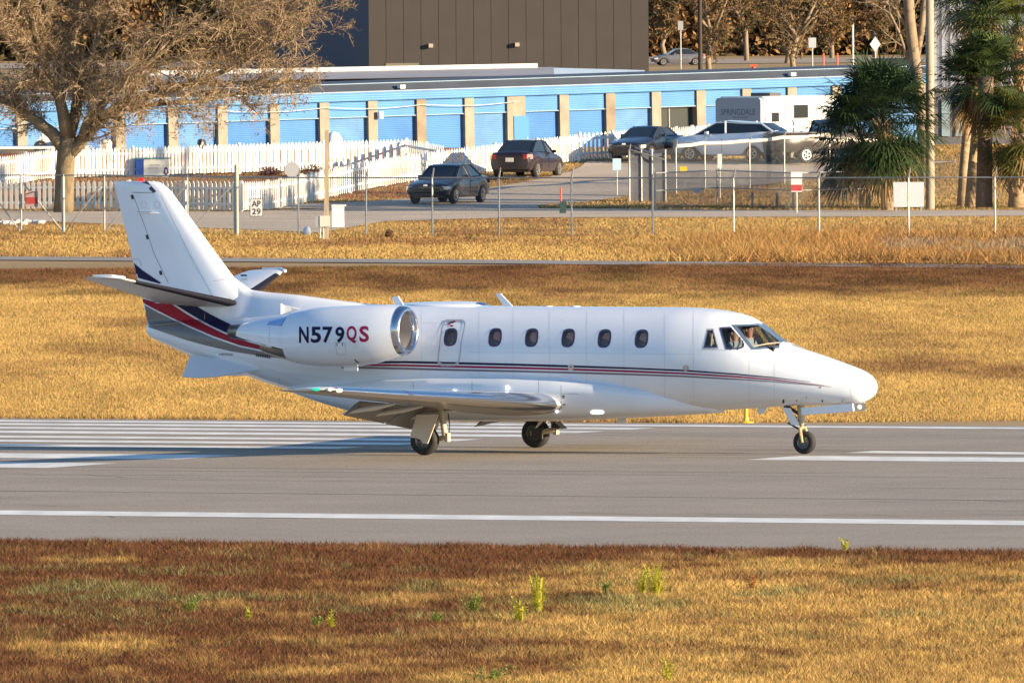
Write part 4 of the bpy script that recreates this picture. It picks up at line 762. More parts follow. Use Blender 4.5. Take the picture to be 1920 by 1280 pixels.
# club sign behind the tail
p = GT(288, 362); p = G(288, 372); t = thing('club_sign', 'white sign box with dark blue end panel behind the tail fin', 'sign', p)
MB().box((.12, 0, 1.05), (.98, .35, .92)).build('cabinet', M('sign_cream', (.78, .77, .70), .5, var=.05), t); MB().box((-.52, -.02, 1.02), (.30, .42, 1.02)).build('end_panel', M('sign_blue', (.02, .06, .30), .4), t); MB().box((.0, 0, 1.56), (1.32, .4, .06)).build('cap', M('sign_teal', (.10, .26, .30), .5), t)
MB().box((.0, .1, .25), (1.2, .2, .5)).build('base', M('sign_cream'), t); 
for x0, z0, w_ in ((.05, 1.30, .42), (.0, 1.18, .40), (.02, .86, .5)): MB().box((x0, -.182, z0), (w_, .006, .045)).build('text_line', M('sign_faint', (.45, .45, .42), .6), t)
m = MB(); m.loft([[(.50 + r * math.cos(a), y, 1.06 + 1.9 * r * math.sin(a)) for a in [k * .5236 for k in range(12)]] for r, y in ((.085, -.18), (.085, -.19))]).build('emblem', M('emblem_navy', (.05, .06, .2), .5), t); MB().box((.50, -.195, 1.06), (.05, .008, .13)).build('emblem_mark', wsign, t); MB().box((.50, -.186, 1.0), (.26, .005, .03)).build('emblem_bar', M('sign_red'), t)
wood = M('weathered_pole', (.40, .33, .24), .9, var=.3, scale=2, stretch=(6, 6, .6))
p = G(613, 449); t = thing('utility_pole', 'short square wooden service pole with a meter box', 'pole', p); MB().box((0, 0, 1.75), (.17, .17, 3.7), Matrix.Rotation(.012, 3, 'Y'), .8).build('pole', wood, t); MB().box((-.06, -.12, .60), (.34, .14, .36)).build('meter_box', M('meter_grey', (.50, .49, .45), .5), t); MB().box((-.30, -.1, .60), (.16, .14, .34)).build('switch_box', M('meter_dark', (.25, .28, .33), .5), t)
for x in (-.22, -.12): MB().tube([(x, -.1, 0), (x, -.1, .5)], .022, 6).build('conduit', galv, t)
p = G(634, 429); t = thing('electrical_cabinet', 'white electrical cabinet beside the wooden service pole', 'cabinet', p); MB().box((0, 0, .42), (.42, .35, .72)).build('body', M('cabinet_white', (.78, .78, .76), .5), t); MB().box((.03, 0, .80), (.50, .42, .05)).build('lid', M('cabinet_white'), t); MB().box((0, 0, .05), (.36, .3, .1)).build('plinth', concrete, t)
o = MB().loft([[(math.cos(a) * r * (1 + .2 * math.sin(3 * a)), math.sin(a) * r, z) for a in [k * .5236 for k in range(12)]] for z, r in ((0, .12), (.1, .15), (.22, .12), (.30, .05))]).build('plastic_bag', M('plastic_bag', (.55, .57, .62), .4), None, True); o.location = G(576, 441); tag(o, 'crumpled grey plastic bag at the fence foot', 'bag')
p = GT(1052, 399); o = MB().tube([(0, 0, 0), (0, 0, .9)], .035, 8).build('marker_post', M('orange_plastic', (.70, .10, .05), .5), None, True); o.location = p; tag(o, 'slim orange marker post beside the driveway', 'post')
p = GT(1055, 400); t = thing('pedestal_box', 'dark green utility pedestal leaning by the orange post', 'box', p); MB().loft([[(x * k + .06 * z, y * k, z) for x, y in ((-.12, -.1), (.12, -.1), (.12, .1), (-.12, .1))] for z, k in ((0, 1), (.38, 1), (.44, .8))]).build('body', M('pedestal_green', (.02, .05, .05), .5), t, True)
for i, (x, y) in enumerate(((1373, 392), (1411, 387), (1457, 388))): o = MB().box((0, 0, .25), (.09, .09, .55), None, .9).build('bollard', wood); o.location = GT(x, y); tag(o, ['mossy short wooden stake next to the fence post, leftmost of three', 'short wooden stake, middle of the three in the dry grass', 'short wooden stake, rightmost of the three in the dry grass'][i], 'stake', 'wooden stakes in the grass')
# runway edge light
p = G(1399, 792); t = thing('runway_edge_light', 'yellow runway edge light on its stake at the far verge', 'runway light', p); MB().lathe([(0, .16), (.02, .15), (.03, .06), (.10, .05)], (0, 0, 0), (0, 0, 1), 14).build('base', M('light_yellow', (.75, .42, .02), .5), t, True); MB().tube([(0, 0, .08), (0, 0, .42)], .04, 10).build('stake', M('light_yellow'), t, True); MB().lathe([(.40, .05), (.44, .085), (.50, .085), (.53, .05), (.56, .01)], (0, 0, 0), (0, 0, 1), 14).build('lamp', M('light_yellow'), t, True)
p = G(1399, 792)
# tall poles
p = G(1744, 392); t = thing('utility_pole', 'tall pale concrete pole in front of the palms', 'pole', p); MB().tube([(0, 0, -.1), (.02, 0, 5), (.04, 0, 10)], [.17, .155, .14], 14).build('pole', M('pole_concrete', (.33, .28, .225), .8, var=.15, stretch=(3, 3, .4)), t, True)
# ---- blue storage units
def Bp(px, py, Y): return atY(px, py, Y)
YA, YB = 725.0, 752.0; xa, xb = 39, 1568; PA = Bp(xa, 211, YA); PB = Bp(xb, 161.5, YB)
BL = math.hypot(PB.x - PA.x, PB.y - PA.y); bang = math.atan2(PB.y - PA.y, PB.x - PA.x); tilt = math.atan2(PB.z - PA.z, BL)
ptop = 2.95
sto = thing('storage_building', 'long low blue self-storage block with block pillars and roll-up doors', 'building', (PA.x, PA.y, PA.z - ptop)); sto.rotation_euler = Matrix.Rotation(bang, 3, 'Z').to_euler(); sto.rotation_euler = (Matrix.Rotation(bang, 3, 'Z') @ Matrix.Rotation(-tilt, 3, 'Y')).to_euler()
SI = (Matrix.Rotation(bang, 3, 'Z') @ Matrix.Rotation(-tilt, 3, 'Y')).inverted()
def bx(px, py=180):          # position along the facade from a pixel column
    d = ray(px, py); o_ = SI @ (cC - Vector((PA.x, PA.y, PA.z - ptop))); d = SI @ d; return (o_ + d * (-o_.y / d.y)).x
M('gutter_blue', (.28, .38, .50), .9, spec=.1); blue = M('blue_metal', (.07, .205, .50), .45, var=.10, scale=.7); blue2 = M('blue_fascia', (.09, .25, .54), .45, var=.15, scale=.6); blockwall_m = M('block_wall', (.40, .35, .28), .9, var=.25, scale=1.2, bump=.3)  # block_wall is the rear wall's own block colour
pil = [-53, 39, 131, 223, 322, 415, 513, 606, 697, 788, 878, 966, 1056, 1143, 1229, 1313, 1399, 1484, 1568, 1652, 1735]; PX = [bx(p) for p in pil]; Lx0, Lx1 = PX[0] - 6, PX[-1] + 3
pw = (PX[8] - PX[7]) * .19
MB().box(((Lx0 + Lx1) / 2, .75, 1.5), (Lx1 - Lx0, .2, 3.0)).build('rear_wall', blockwall_m, sto)
MB().box(((Lx0 + Lx1) / 2, 4, .03), (Lx1 - Lx0, 8, .06)).build('slab', concrete, sto)
def corr(x0, x1, z0, z1, y, mat, name, n=None):
    m = MB(); n = n or int((z1 - z0) / .085); zs = [z0 + (z1 - z0) * k / (2 * n) for k in range(2 * n + 1)]; m.loft([[(x0, y - (.022 if k % 2 else 0), z), (x1, y - (.022 if k % 2 else 0), z)] for k, z in enumerate(zs)], closed=False); return m.build(name, mat, sto)
for i, x in enumerate(PX):
    wd = pw * (2.0 if pil[i] == 966 else 1)
    p_ = MB().box((x, .20, ptop / 2), (wd, .55, ptop)).build('pillar', M('stained_block', (.24, .195, .145), .9, var=.3, scale=1.2) if pil[i] in (788, 1143) else concrete, sto)
    if pil[i] == 966: MB().box((x + .25, -.09, 1.02), (.85, .04, 2.04)).build('service_door', M('door_blue_matt', (.08, .22, .46), .9, spec=.1), sto); MB().box((x + .55, -.12, 1.0), (.05, .04, .08)).build('door_handle', chrome, list(sto.children)[-1])
    if i + 1 < len(PX):
        a, c = x + wd / 2, PX[i + 1] - pw * (2.0 if pil[i + 1] == 966 else 1) / 2
        if pil[i] == 1229:                     # glazed office front
            MB().box(((a + c) / 2, .34, 1.1), (c - a, .03, 2.2)).build('shop_window', M('office_glass', (.035, .045, .05), .08), sto)
            for q in (.0, .33, .98): MB().box((a + (c - a) * q + .04, .31, 1.1), (.06, .06, 2.2)).build('window_mullion', M('mullion', (.10, .10, .11), .4), sto)
        else: corr(a, c, .06, 2.22, .16, (blue, M('blue_metal_faded', (.10, .24, .50), .5, var=.18, scale=1.5), M('blue_metal_deep', (.06, .185, .48), .45, var=.15, scale=.9))[(i * 7) % 3], 'roll_up_door')
        corr(a, c, 2.24, ptop, .05, blue2, 'upper_panel'); MB().box(((a + c) / 2, .02, 2.23), (c - a, .10, .035)).build('header_trim', M('gutter_blue'), sto)
corr(Lx0, Lx1, ptop + .02, ptop + .42, -.16, blue2, 'fascia'); MB().box(((Lx0 + Lx1) / 2, -.2, ptop + .44), (Lx1 - Lx0, .12, .05)).build('gutter', M('gutter_blue', (.28, .38, .50), .9, spec=.1), sto)
rf = M('grey_roof', (.05, .062, .085), .6, var=.2, scale=.6); MB().loft([[(x, -.15, ptop + .46), (x, .25, ptop + .80), (x, 7.5, ptop + .82), (x, 8, ptop + .5)] for x in (Lx0, Lx1)]).build('roof', rf, sto); MB().box(((Lx0 + Lx1) / 2, .26, ptop + .81), (Lx1 - Lx0, .08, .03)).build('ridge_trim', M('gutter_blue'), sto)
for x in (bx(747), bx(1480)): MB().box((x, -.25, ptop + .62), (.28, .25, .16)).build('floodlight', wsign, sto)
for i in (8, 12): MB().box((PX[i] + .3, -.28, 2.3 if i == 8 else .5), (.22, .12, .32)).build('meter_box', M('meter_grey'), sto)
for a, c in ((7, 9), (9, 11), (5, 7)): MB().tube([(PX[a] + (PX[c] - PX[a]) * k / 6, -.3, 2.72 - .12 * math.sin(math.pi * k / 6)) for k in range(7)], .016, 5).build('cable', M('cable_grey', (.5, .5, .5), .6), sto)
# pale roofs further back
def far_box(name, label, cat, px0, px1, ytop, ybot, Y, depth, mat):
    a, b = atY(px0, ybot, Y), atY(px1, ybot, Y); zt = atY((px0 + px1) / 2, ytop, Y).z; t = thing(name, label, cat, ((a.x + b.x) / 2, Y, terr(Y))); zb = 0; w = b.x - a.x; return t, w, zt - terr(Y)
t, w, h = far_box('warehouse', 'low building with a white sloping metal roof behind the storage block', 'building', 280, 1040, 140, 300, 790, 12, None)
MB().box((0, 6, h * .45), (w, 12, h * .9)).build('wall', M('wall_tan', (.42, .38, .33), .8), t); MB().loft([[(-w / 2, y, z), (w / 2, y, z + .25)] for y, z in ((-1, h * .9), (5, h + .02), (13, h * .85))], closed=False).build('roof', M('pale_roof', (.36, .33, .32), .5, var=.12, scale=.5), t); MB().box((-.6, 5, h + .20), (w * .98, .25, .28), Matrix.Rotation(-.012, 3, 'Y')).build('ridge_cap', M('bright_white', (.8, .8, .8), .5), t)
t, w, h = far_box('warehouse', 'small pale blue-white metal building at the foot of the dark block', 'building', 900, 1210, 123, 240, 820, 12, None)
MB().loft([[(x, -2, 0), (x, -2, h - .35 + q), (x, 1.5, h + q), (x, 5, h - .3 + q), (x, 5, 0)] for x, q in ((-w / 2, .0), (w / 2, -.28))]).build('wall', M('pale_blue_metal', (.55, .66, .76), .5, var=.08), t); MB().box((w / 2 - .55, -2.2, h - .62), (1.1, .3, .42)).build('roof_end', M('bright_white'), t)
# ---- dark grey block
Yg = 1250.0; a = atY(692, 200, Yg); b = atY(1217, 200, Yg); s_ = FPX / Yg; hg = 14.0; t = thing('grey_building', 'tall windowless dark grey panel building at the top of the photo', 'building', (a.x, Yg, .4)); wg = b.x - a.x
gb = M('grey_panel', (.052, .046, .044), .75, var=.10, scale=.5); np_ = 16
for k in range(np_): MB().box((wg * (k + .5) / np_, 0, hg / 2), (wg / np_ - .03, .2, hg)).build('wall_panel', gb, t)
MB().box((wg / 2, .12, hg / 2), (wg, .1, hg)).build('backing_wall', M('panel_joint', (.04, .036, .034), .8), t); dl = Vector((-9.5, 13, 0)); MB().prism([(0, -.09, 0), (0, -.09, hg), (dl.x, dl.y, hg), (dl.x, dl.y, 0)], (.2, .3, 0)).build('side_wall', M('shade_tinted_wall', (.075, .085, .12), .8), t)  # side wall turned from the sun: navy shade put into its colour
MB().prism([(wg, 0, hg - .01), (wg - 9.5, 13, hg - .01), (-9.5, 13, hg - .01), (0, 0, hg - .01)], (0, 0, .1)).build('roof', gb, t)
for x in (808, 970): q = atY(x, 86 if x < 900 else 84, Yg); MB().box((q.x - a.x, -.25, q.z - .4), (.34, .32, .30)).build('wall_light', M('wall_light', (.42, .36, .30), .5), t)
MB().box((wg * .12, -.13, atY(757, 126, Yg).z - .4), (2.6, .06, .6)).build('door_panel', M('door_olive', (.19, .17, .13), .7), t)
# ribbed metal building behind the palms
Ym = 690.0; a = atY(1752, 300, Ym); t = thing('metal_building', 'pale ribbed metal shed behind the palms at right', 'building', (a.x, Ym, terr(Ym))); m = MB(); n = 60
m.loft([[(k * .12, -.03 if k % 3 == 0 else 0, z) for k in range(n)] for z in (2.6, 12)], closed=False); m.build('ribbed_wall', M('shed_metal', (.24, .26, .32), .45, .1, var=.06), t); MB().box((3.6, .1, 1.3), (7.2, .15, 2.6)).build('lower_wall', M('shed_base', (.12, .12, .14), .8, var=.2), t); MB().box((3.6, 0, 2.62), (7.2, .25, .14)).build('ledge', M('shed_ledge', (.35, .32, .33), .6), t)
for x in (.5, 1.1): MB().box((x, -.02, 1.4), (.35, .05, 1.6)).build('shutter', M('shed_shutter', (.22, .30, .34), .6), t)
# ================================================================== vehicles
glassc = M('car_glass', (.015, .02, .025), .06, spec=.8)
def car(label, p, hd, L=4.6, W=1.78, H=1.46, paint=None, kind='sedan', group='cars parked by the picket fence', lights_on=False, rear_cols=True):
    t = thing('parked_car' if kind != 'pickup' else 'pickup_truck', label, 'car' if kind != 'pickup' else 'truck', p, math.atan2(hd[1], hd[0]), group)
    w = W / 2; f = L / 2
    if kind == 'sedan': prof = [(f, .48, .62, .78), (f - .08, .36, .70, .92), (f - .5, .30, .80, .97), (f - 1.15, .27, .92, 1), (.55, .25, .97, 1), (-.9, .25, .99, 1), (-f + .85, .27, 1.02, .98), (-f + .15, .34, 1.0, .92), (-f, .45, .86, .84)]; gh = [(f - 1.2, .93, .80), (f - 1.95, H - .06, .66), (.05, H, .66), (-.75, H - .02, .65), (-f + .72, 1.02, .76)]
    elif kind == 'suv': prof = [(f, .52, .74, .78), (f - .08, .38, .90, .92), (f - .5, .32, .98, .97), (f - 1.05, .30, 1.06, 1), (.5, .28, 1.10, 1), (-.9, .28, 1.14, 1), (-f + .6, .32, 1.18, .98), (-f + .1, .40, 1.18, .93), (-f, .50, 1.0, .86)]; gh = [(f - 1.0, 1.06, .82), (f - 1.9, H - .05, .68), (.0, H, .68), (-f + .65, H - .10, .66), (-f + .12, 1.18, .74)]
    else: prof = [(f, .55, .85, .80), (f - .1, .42, 1.05, .94), (f - .6, .40, 1.12, 1), (f - 1.5, .40, 1.18, 1), (.3, .40, 1.2, 1), (-.6, .40, 1.2, 1), (-f + .1, .45, 1.2, .99), (-f, .50, 1.18, .97)]; gh = [(f - 1.5, 1.18, .84), (f - 2.2, H - .05, .72), (.2, H, .72), (-.45, H - .05, .72), (-.6, 1.2, .80)]
    R_ = []
    xs_ = np.linspace(f, -f, 34)
    for x in xs_:
        zb, zs, kw = (float(np.interp(-x, [-q[0] for q in prof], [q[c] for q in prof])) for c in (1, 2, 3)); ww = w * kw
        for ax in (f - .85, -f + .95):
            if abs(x - ax) < .42: zb = max(zb, .33 + math.sqrt(max(0, .42 ** 2 - (x - ax) ** 2)) * .82 - .05)
        zb = min(zb, zs - .12); R_.append([(x, -ww * .93, zb), (x, -ww, zb + (zs - zb) * .35), (x, -ww * .985, zb + (zs - zb) * .75), (x, -ww * .90, zs - .01), (x, -ww * .5, zs + .035), (x, 0, zs + .045), (x, ww * .5, zs + .035), (x, ww * .90, zs - .01), (x, ww * .985, zb + (zs - zb) * .75), (x, ww, zb + (zs - zb) * .35), (x, ww * .93, zb)])
    body_ = MB().loft(R_).build('body', paint, t, True)
    # greenhouse: roof and pillars in paint, glass between
    def gp(i, s): x, z, k = gh[i]; return Vector((x, s * w * k * (1.0 if 0 < i < len(gh) - 1 else 1.02), z))
    e = len(gh) - 1; rl = [[gp(i, -1) + Vector((0, 0, 0)), gp(i, -.6) + Vector((0, 0, .02)), gp(i, 0) + Vector((0, 0, .03)), gp(i, .6) + Vector((0, 0, .02)), gp(i, 1)] for i in range(1, e)]
    MB().loft(rl, closed=False).build('roof', paint, t, 'all')
    MB().add([gp(0, -.98), gp(0, 0) + Vector((.06, 0, 0)), gp(0, .98), gp(1, .96), gp(1, 0) + Vector((.05, 0, .03)), gp(1, -.96)], [(0, 1, 4, 5), (1, 2, 3, 4)]).build('windscreen', glassc, t, 'all')
    MB().add([gp(e, -.98), gp(e, 0) + Vector((-.06, 0, 0)), gp(e, .98), gp(e - 1, .96), gp(e - 1, 0) + Vector((-.04, 0, .03)), gp(e - 1, -.96)], [(0, 1, 4, 5), (1, 2, 3, 4)]).build('rear_window', glassc, t, 'all')
    for s in (-1, 1):
        lo = [gp(0, s), Vector((gh[0][0] - .75, s * w * .90, gh[0][1] + .05)), Vector((-.15, s * w * .91, 1.0 if kind == 'sedan' else 1.14)), gp(e, s)]; up = [gp(0, s), gp(1, s), gp(2, s), gp(e - 1, s)]
        MB().add([lo[0], lo[1], lo[2], lo[3], up[3], up[2], up[1]], [(0, 1, 6), (1, 2, 5, 6), (2, 3, 4, 5)]).build('side_window', glassc, t)
        for a_, b_ in ((gp(0, s), gp(1, s)), (lo[2] + Vector((0, s * .01, -.02)), gp(2, s) + Vector((-.05, 0, 0))), (gp(e, s), gp(e - 1, s))): MB().bar(a_, b_, .07, .05).build('pillar', paint, t)
        MB().bar(gp(1, s), gp(e - 1, s), .06, .05).build('roof_rail', paint, t)
        MB().loft([[(gh[0][0] - .62 + a_, s * (w * .93 + .03 + d), gh[0][1] + .08 + z) for a_, z in ((-.06, -.05), (.06, -.04), (.05, .06), (-.06, .06))] for d in (0, .16)]).build('mirror', paint, t, True)
        hl = M('headlamp', (.75, .62, .45), .15, coat=1); zh = prof[1][2] - .10
        MB().loft([[(f - .02 - k * .33, s * w * (.60 + .30 * k), zh - .07 + .03 * k), (f + .0 - k * .30, s * w * (.86 if not k else .955), zh - .06 + .02 * k), (f - .05 - k * .30, s * w * (.84 if not k else .95), zh + .06), (f - .06 - k * .33, s * w * (.58 + .30 * k), zh + .07)] for k in (0, .5, 1)]).build('headlight', hl, t, True)
        zt_ = prof[-2][2] - .17; MB().loft([[(-f - .015 + k * .26, s * w * (.62 + .36 * k * .9), zt_ - .09), (-f - .015 + k * .26, s * w * (.80 + .185 * k), zt_ - .08), (-f + .02 + k * .24, s * w * (.80 + .17 * k), zt_ + .10), (-f + .01 + k * .24, s * w * (.60 + .34 * k), zt_ + .10)] for k in (0, .5, 1)]).build('tail_light', M('tail_lens', (.30, .008, .008), .3, coat=.4, col2=(.36, .03, .01), scale=4), t, True)
        for x in (f - .85, -f + .95):
            wh = bpy.data.objects.new('wheel', None); COL.objects.link(wh); wh.parent = t
            MB().lathe([(-.11, .20), (-.11, .29), (-.06, .325), (.06, .325), (.11, .29), (.11, .20)], (x, s * (w - .13), .325), (0, 1, 0), 22).build('tyre', tyre, wh, True)
            rm = MB(); c = Vector((x, s * (w - .03), .325)); 
            for k in range(5):
                an = k * 1.2566; d0 = Vector((math.cos(an), 0, math.sin(an))); rm.bar(c + d0 * .03, c + d0 * .2, .05, .03)
            rm.lathe([(0, .215), (.02, .20), (.02, .17), (-.01, .165)], c - Vector((0, s * .01, 0)), (0, s, 0), 20); rm.build('rim', M('alloy_rim', (.62, .60, .58), .3, .8), wh, True); MB().lathe([(0, .17), (0, .001)], c - Vector((0, s * .05, 0)), (0, s, 0), 16).build('brake_disc', blk, wh)
    MB().box((0, 0, .36), (L * .86, W * .72, .26)).build('underbody', blk, t)
    MB().box((f - .0, 0, .52), (.06, W * .62, .14)).build('grille', M('grille_black', (.02, .02, .02), .4), t); MB().box((f + .01, 0, .36), (.04, W * .5, .08)).build('lower_grille', M('grille_black'), t); MB().box((f + .03, 0, .70), (.03, .16, .06)).build('badge', chrome, t)
    MB().box((-f - .012, 0, .72 if kind == 'sedan' else .80), (.02, .32, .16)).build('licence_plate', M('plate_pale', (.70, .66, .58), .5), t); MB().box((-f + .0, 0, .42), (.10, W * .8, .13)).build('bumper', paint, t)
    if kind == 'pickup': MB().box((-f + .95, 0, 1.12), (1.7, W * .82, .2)).build('bed_floor', blk, t); MB().box((-f - .0, 0, .95), (.05, W * .86, .48)).build('tailgate', paint, t)
    if kind == 'sedan' or kind == 'suv':
        for s in (-1, 1): MB().box((-.25, s * (w * .995), .84), (.16, .03, .03)).build('door_handle', paint, t); MB().box((.0, s * w * .999, .66), (.012, .01, .55)).build('door_gap', blk, t)
    return t
def paint(n, c, r=.22): return M(n, tuple(x * .75 for x in c), .3, .2, coat=.6)
car('charcoal sedan facing the camera on the driveway behind the fence', GT(841, 381), (-.36, -.93), paint=paint('charcoal_paint', (.03, .03, .045)))
car('very dark maroon sedan seen from behind, parked beside the picket fence', GT(989, 333), (.30, .95), paint=paint('maroon_paint', (.022, .010, .016)))
car('black sedan parked left of the silver SUV, facing the camera', GT(1213, 302), (-.42, -.90), L=4.3, W=1.68, H=1.36, paint=paint('black_car_paint', (.02, .022, .035)))
car('silver SUV seen from its left rear, in front of the caravan', GT(1371, 303), (-.90, .43), L=4.5, W=1.8, H=1.60, paint=paint('silver_blue_paint', (.86, .94, 1.05)), kind='suv')
car('dark brown pickup truck half hidden by the short palm', GT(1560, 305), (.88, .47), L=5.2, W=1.9, H=1.72, paint=paint('brown_truck_paint', (.03, .022, .022)), kind='pickup')
Yc = 1380.0; p = atY(1272, 126, Yc); car('grey car on the far road below the trees', Vector((p.x, Yc, .4)), (-.98, -.17), paint=paint('grey_far_paint', (.16, .16, .19)), group='cars on the far road')
# ---- caravan
p = GT(1345, 287); Yt = 676.0; s_ = FPX / Yt; a = atY(1342, 255, Yt); t = thing('travel_trailer', 'white travel trailer with grey lettered front cap and dark windows', 'caravan', (a.x, Yt, terr(Yt)), math.radians(-37)); hz = atY(1342, 184, Yt).z - terr(Yt)
cw = M('trailer_white', (.78, .78, .74), .35, coat=.3); cg = M('trailer_grey', (.30, .33, .40), .4)
# nose faces the camera and to the left; long flank runs off to the right
nw = 2.35; R_ = [[(x0, y0, z) for x0, z in ((0, .55), (nw, .55), (nw, hz - .1), (nw - .1, hz), (.1, hz), (0, hz - .1))] for y0 in (.0, .25)]
MB().loft(R_).build('front_cap', cg, t, True)
MB().loft([[(x0, y0, z) for x0, z in ((.02, .5), (nw + .02, .5), (nw + .02, hz - .06), (nw - .08, hz + .06), (.1, hz + .06), (.02, hz - .06))] for y0 in (.26, 6.2)]).build('body', cw, t, True)
q = Vector((0, 1, 0)); nrm = Vector((1, 0, 0)); f0 = Vector((nw + .02, .3, 0))
def onflank(name, a0, a1, z0, z1, mat, off=.02): c = [f0 + q * a + Vector((0, 0, z)) + nrm * off for a, z in ((a0, z0), (a1, z0), (a1, z1), (a0, z1))]; MB().prism(c, nrm * .02).build(name, mat, t)
onflank('window', .45, .95, hz - 1.02, hz - .62, glassc, .025); onflank('window', 2.0, 3.0, hz - .88, hz - .32, glassc, .05); onflank('door', 1.45, 3.4, .6, hz - .12, cw, .02); onflank('door_frame', 1.40, 1.45, .6, hz - .12, M('trailer_trim', (.45, .47, .40), .5), .03); onflank('door_frame', 3.4, 3.45, .6, hz - .12, M('trailer_trim'), .03); onflank('door_frame', 1.40, 3.45, hz - .12, hz - .09, M('trailer_trim'), .03)
MB().prism([f0 + q * a + Vector((0, 0, z)) + nrm * .025 for a, z in ((-.02, hz - 1.05), (.4, hz - .62), (1.3, hz - .42), (1.3, hz - .36), (.4, hz - .52), (-.02, hz - .8))], nrm * .01).build('swoosh', cg, t)
put_text('SPRINGDALE', t, nw * .5, -.003, hz - .72, 1.8, .26, M('trailer_letters', (.10, .12, .17), .5)); put_text('TRAVEL TRAILER', t, nw * .55, -.003, hz - .86, .8, .08, M('trailer_letters'))
MB().prism([(0, -.01, .55), (.5, -.01, .55), (0, -.01, hz - 1.0)], (0, -.01, 0)).build('cap_graphic', M('trailer_navy', (.03, .05, .12), .4), t); MB().box((nw * .5, 2.0, hz + .12), (1.0, .8, .16)).build('roof_vent', M('vent_dark', (.06, .06, .07), .5), t)
for x in (.35, 1.9): MB().tube([(x, .05, .5), (nw / 2, -1.0, .42)], .04, 6).build('hitch_bar', blk, t)
for k in (3.0, 3.85): c = f0 + q * k; MB().lathe([(-.1, .2), (-.1, .33), (.1, .33), (.1, .2)], c + Vector((0, 0, .33)), nrm, 18).build('tyre', tyre, t, True)
# ---- boats behind the upper fence, left
gel = M('gelcoat', (.78, .76, .70), .3, coat=.5)
Yb = 655.0
def boat(px0, px1, ytop, label):
    a, b = atY(px0, ytop, Yb), atY(px1, ytop, Yb); L_ = b.x - a.x; z = a.z - terr(Yb); t = thing('boat', label, 'boat', (a.x, Yb, terr(Yb)))
    MB().loft([[(x * L_, -wd, z - .05), (x * L_, -wd * .9, z - .35 * k), (x * L_, -wd * .35, z - .8 * k), (x * L_, wd * .35, z - .8 * k), (x * L_, wd * .9, z - .35 * k), (x * L_, wd, z - .05)] for x, wd, k in ((0, .05, .25), (.08, .45, .6), (.25, .85, .9), (.6, 1.0, 1), (1, .95, 1))]).build('hull', gel, t, True)
    MB().box((L_ * .54, 0, z - .02), (L_ * .94, 2.1, .10)).build('gunwale', M('bright_white'), t); MB().loft([[(L_ * x, y, z + zz) for x, y, zz in ((.42, -.7, 0), (.55, -.6, .75), (.62, -.6, .75), (.78, -.7, 0))], [(L_ * x, y, z + zz) for x, y, zz in ((.42, .7, 0), (.55, .6, .75), (.62, .6, .75), (.78, .7, 0))]]).build('console', M('boat_screen', (.55, .57, .62), .2), t); MB().box((L_ * .75, 0, z + .18), (.4, .5, .3)).build('seat', blk, t)
    MB().box((L_ * .6, 0, z - .9), (L_ * .7, 1.2, .12)).build('trailer_frame', galv, t)
    for x in (.5, .68): MB().lathe([(-.1, .15), (-.1, .28), (.1, .28), (.1, .15)], (L_ * x, -.9, .28), (0, 1, 0), 16).build('trailer_wheel', tyre, t, True)
boat(-14, 168, 276, 'white boat on a trailer behind the picket fence, left of the oak')
def outboard(px, py, label, mat, k=1.0):
    p = atY(px, py, Yb); t = thing('outboard_motor', label, 'motor', (p.x, Yb, p.z)); MB().loft([[(math.cos(a) * .26 * r * k, math.sin(a) * .34 * r, z * k) for a in [i * .5236 for i in range(12)]] for z, r in ((-.35, .8), (-.25, 1.0), (-.02, 1.0), (.10, .85), (.16, .5))]).build('cowling', mat, t, True); MB().box((0, 0, -.75 * k), (.18, .25, .9)).build('leg', mat, t)
outboard(198, 268, 'white outboard motor cowling above the upper fence', gel); outboard(378, 266, 'small dark outboard motor showing above the upper fence', M('dark_cowl', (.03, .03, .04), .4), .7); 
p = atY(626, 250, 640); o = MB().loft([[(math.cos(a) * r, math.sin(a) * r, z) for a in [i * .5236 for i in range(12)]] for z, r in ((-1.0, .42), (-.5, .40), (-.2, .32), (0, .2), (.06, .05))]).build('covered_mower', M('bright_white'), None, True); o.location = (p.x, 640, p.z); tag(o, 'white covered machine peeking over the fence beside the wooden pole', 'cover')
# ---- far road furniture
road2 = M('far_road', (.20, .17, .16), .9); L = [atY(x, 120, 1500) for x in (1150, 2000)]; MB().add([(-80, 1400, .42), (80, 1400, .42), (80, 1480, .42), (-80, 1480, .42)], [(0, 1, 2, 3)]).build('far_road', M('far_road_sand', (.34, .27, .21), .95, var=.2, scale=.1), kind='structure')
Yr = 1330.0
def farsign(px, ytop, ybot, w, mat, label, diamond=False, octo=False):
    p = atY(px, ytop, Yr); z = p.z - .4; h = (ybot - ytop) / FPX * Yr; t = thing('road_sign', label, 'sign', (p.x, Yr, .4), 0, 'signs on the far road')
    if diamond: MB().prism([(-w, 0, z - h / 2), (0, 0, z - h), (w, 0, z - h / 2), (0, 0, z)], (0, .03, 0)).build('panel', mat, t)
    else: MB().box((0, 0, z - h / 2), (w * 2, .04, h)).build('panel', mat, t)
    MB().tube([(0, .06, 0), (0, .06, z - h * .1)], .05, 6).build('post', galv, t)
farsign(1276, 40, 57, .22, M('sign_back'), 'narrow grey sign on a post beside the dark block'); farsign(1523, 71, 90, .32, M('plate_grey'), 'square grey sign on the far road'); farsign(1641, 69, 98, .45, wsign, 'white diamond sign on the far road', True)
p = atY(1599, 47, Yr); t = thing('marker_pole', 'slim white pole on the far road left of the diamond sign', 'pole', (p.x, Yr, .4)); MB().tube([(0, 0, 0), (0, 0, p.z - .4)], .08, 8).build('pole', wsign, t, True)
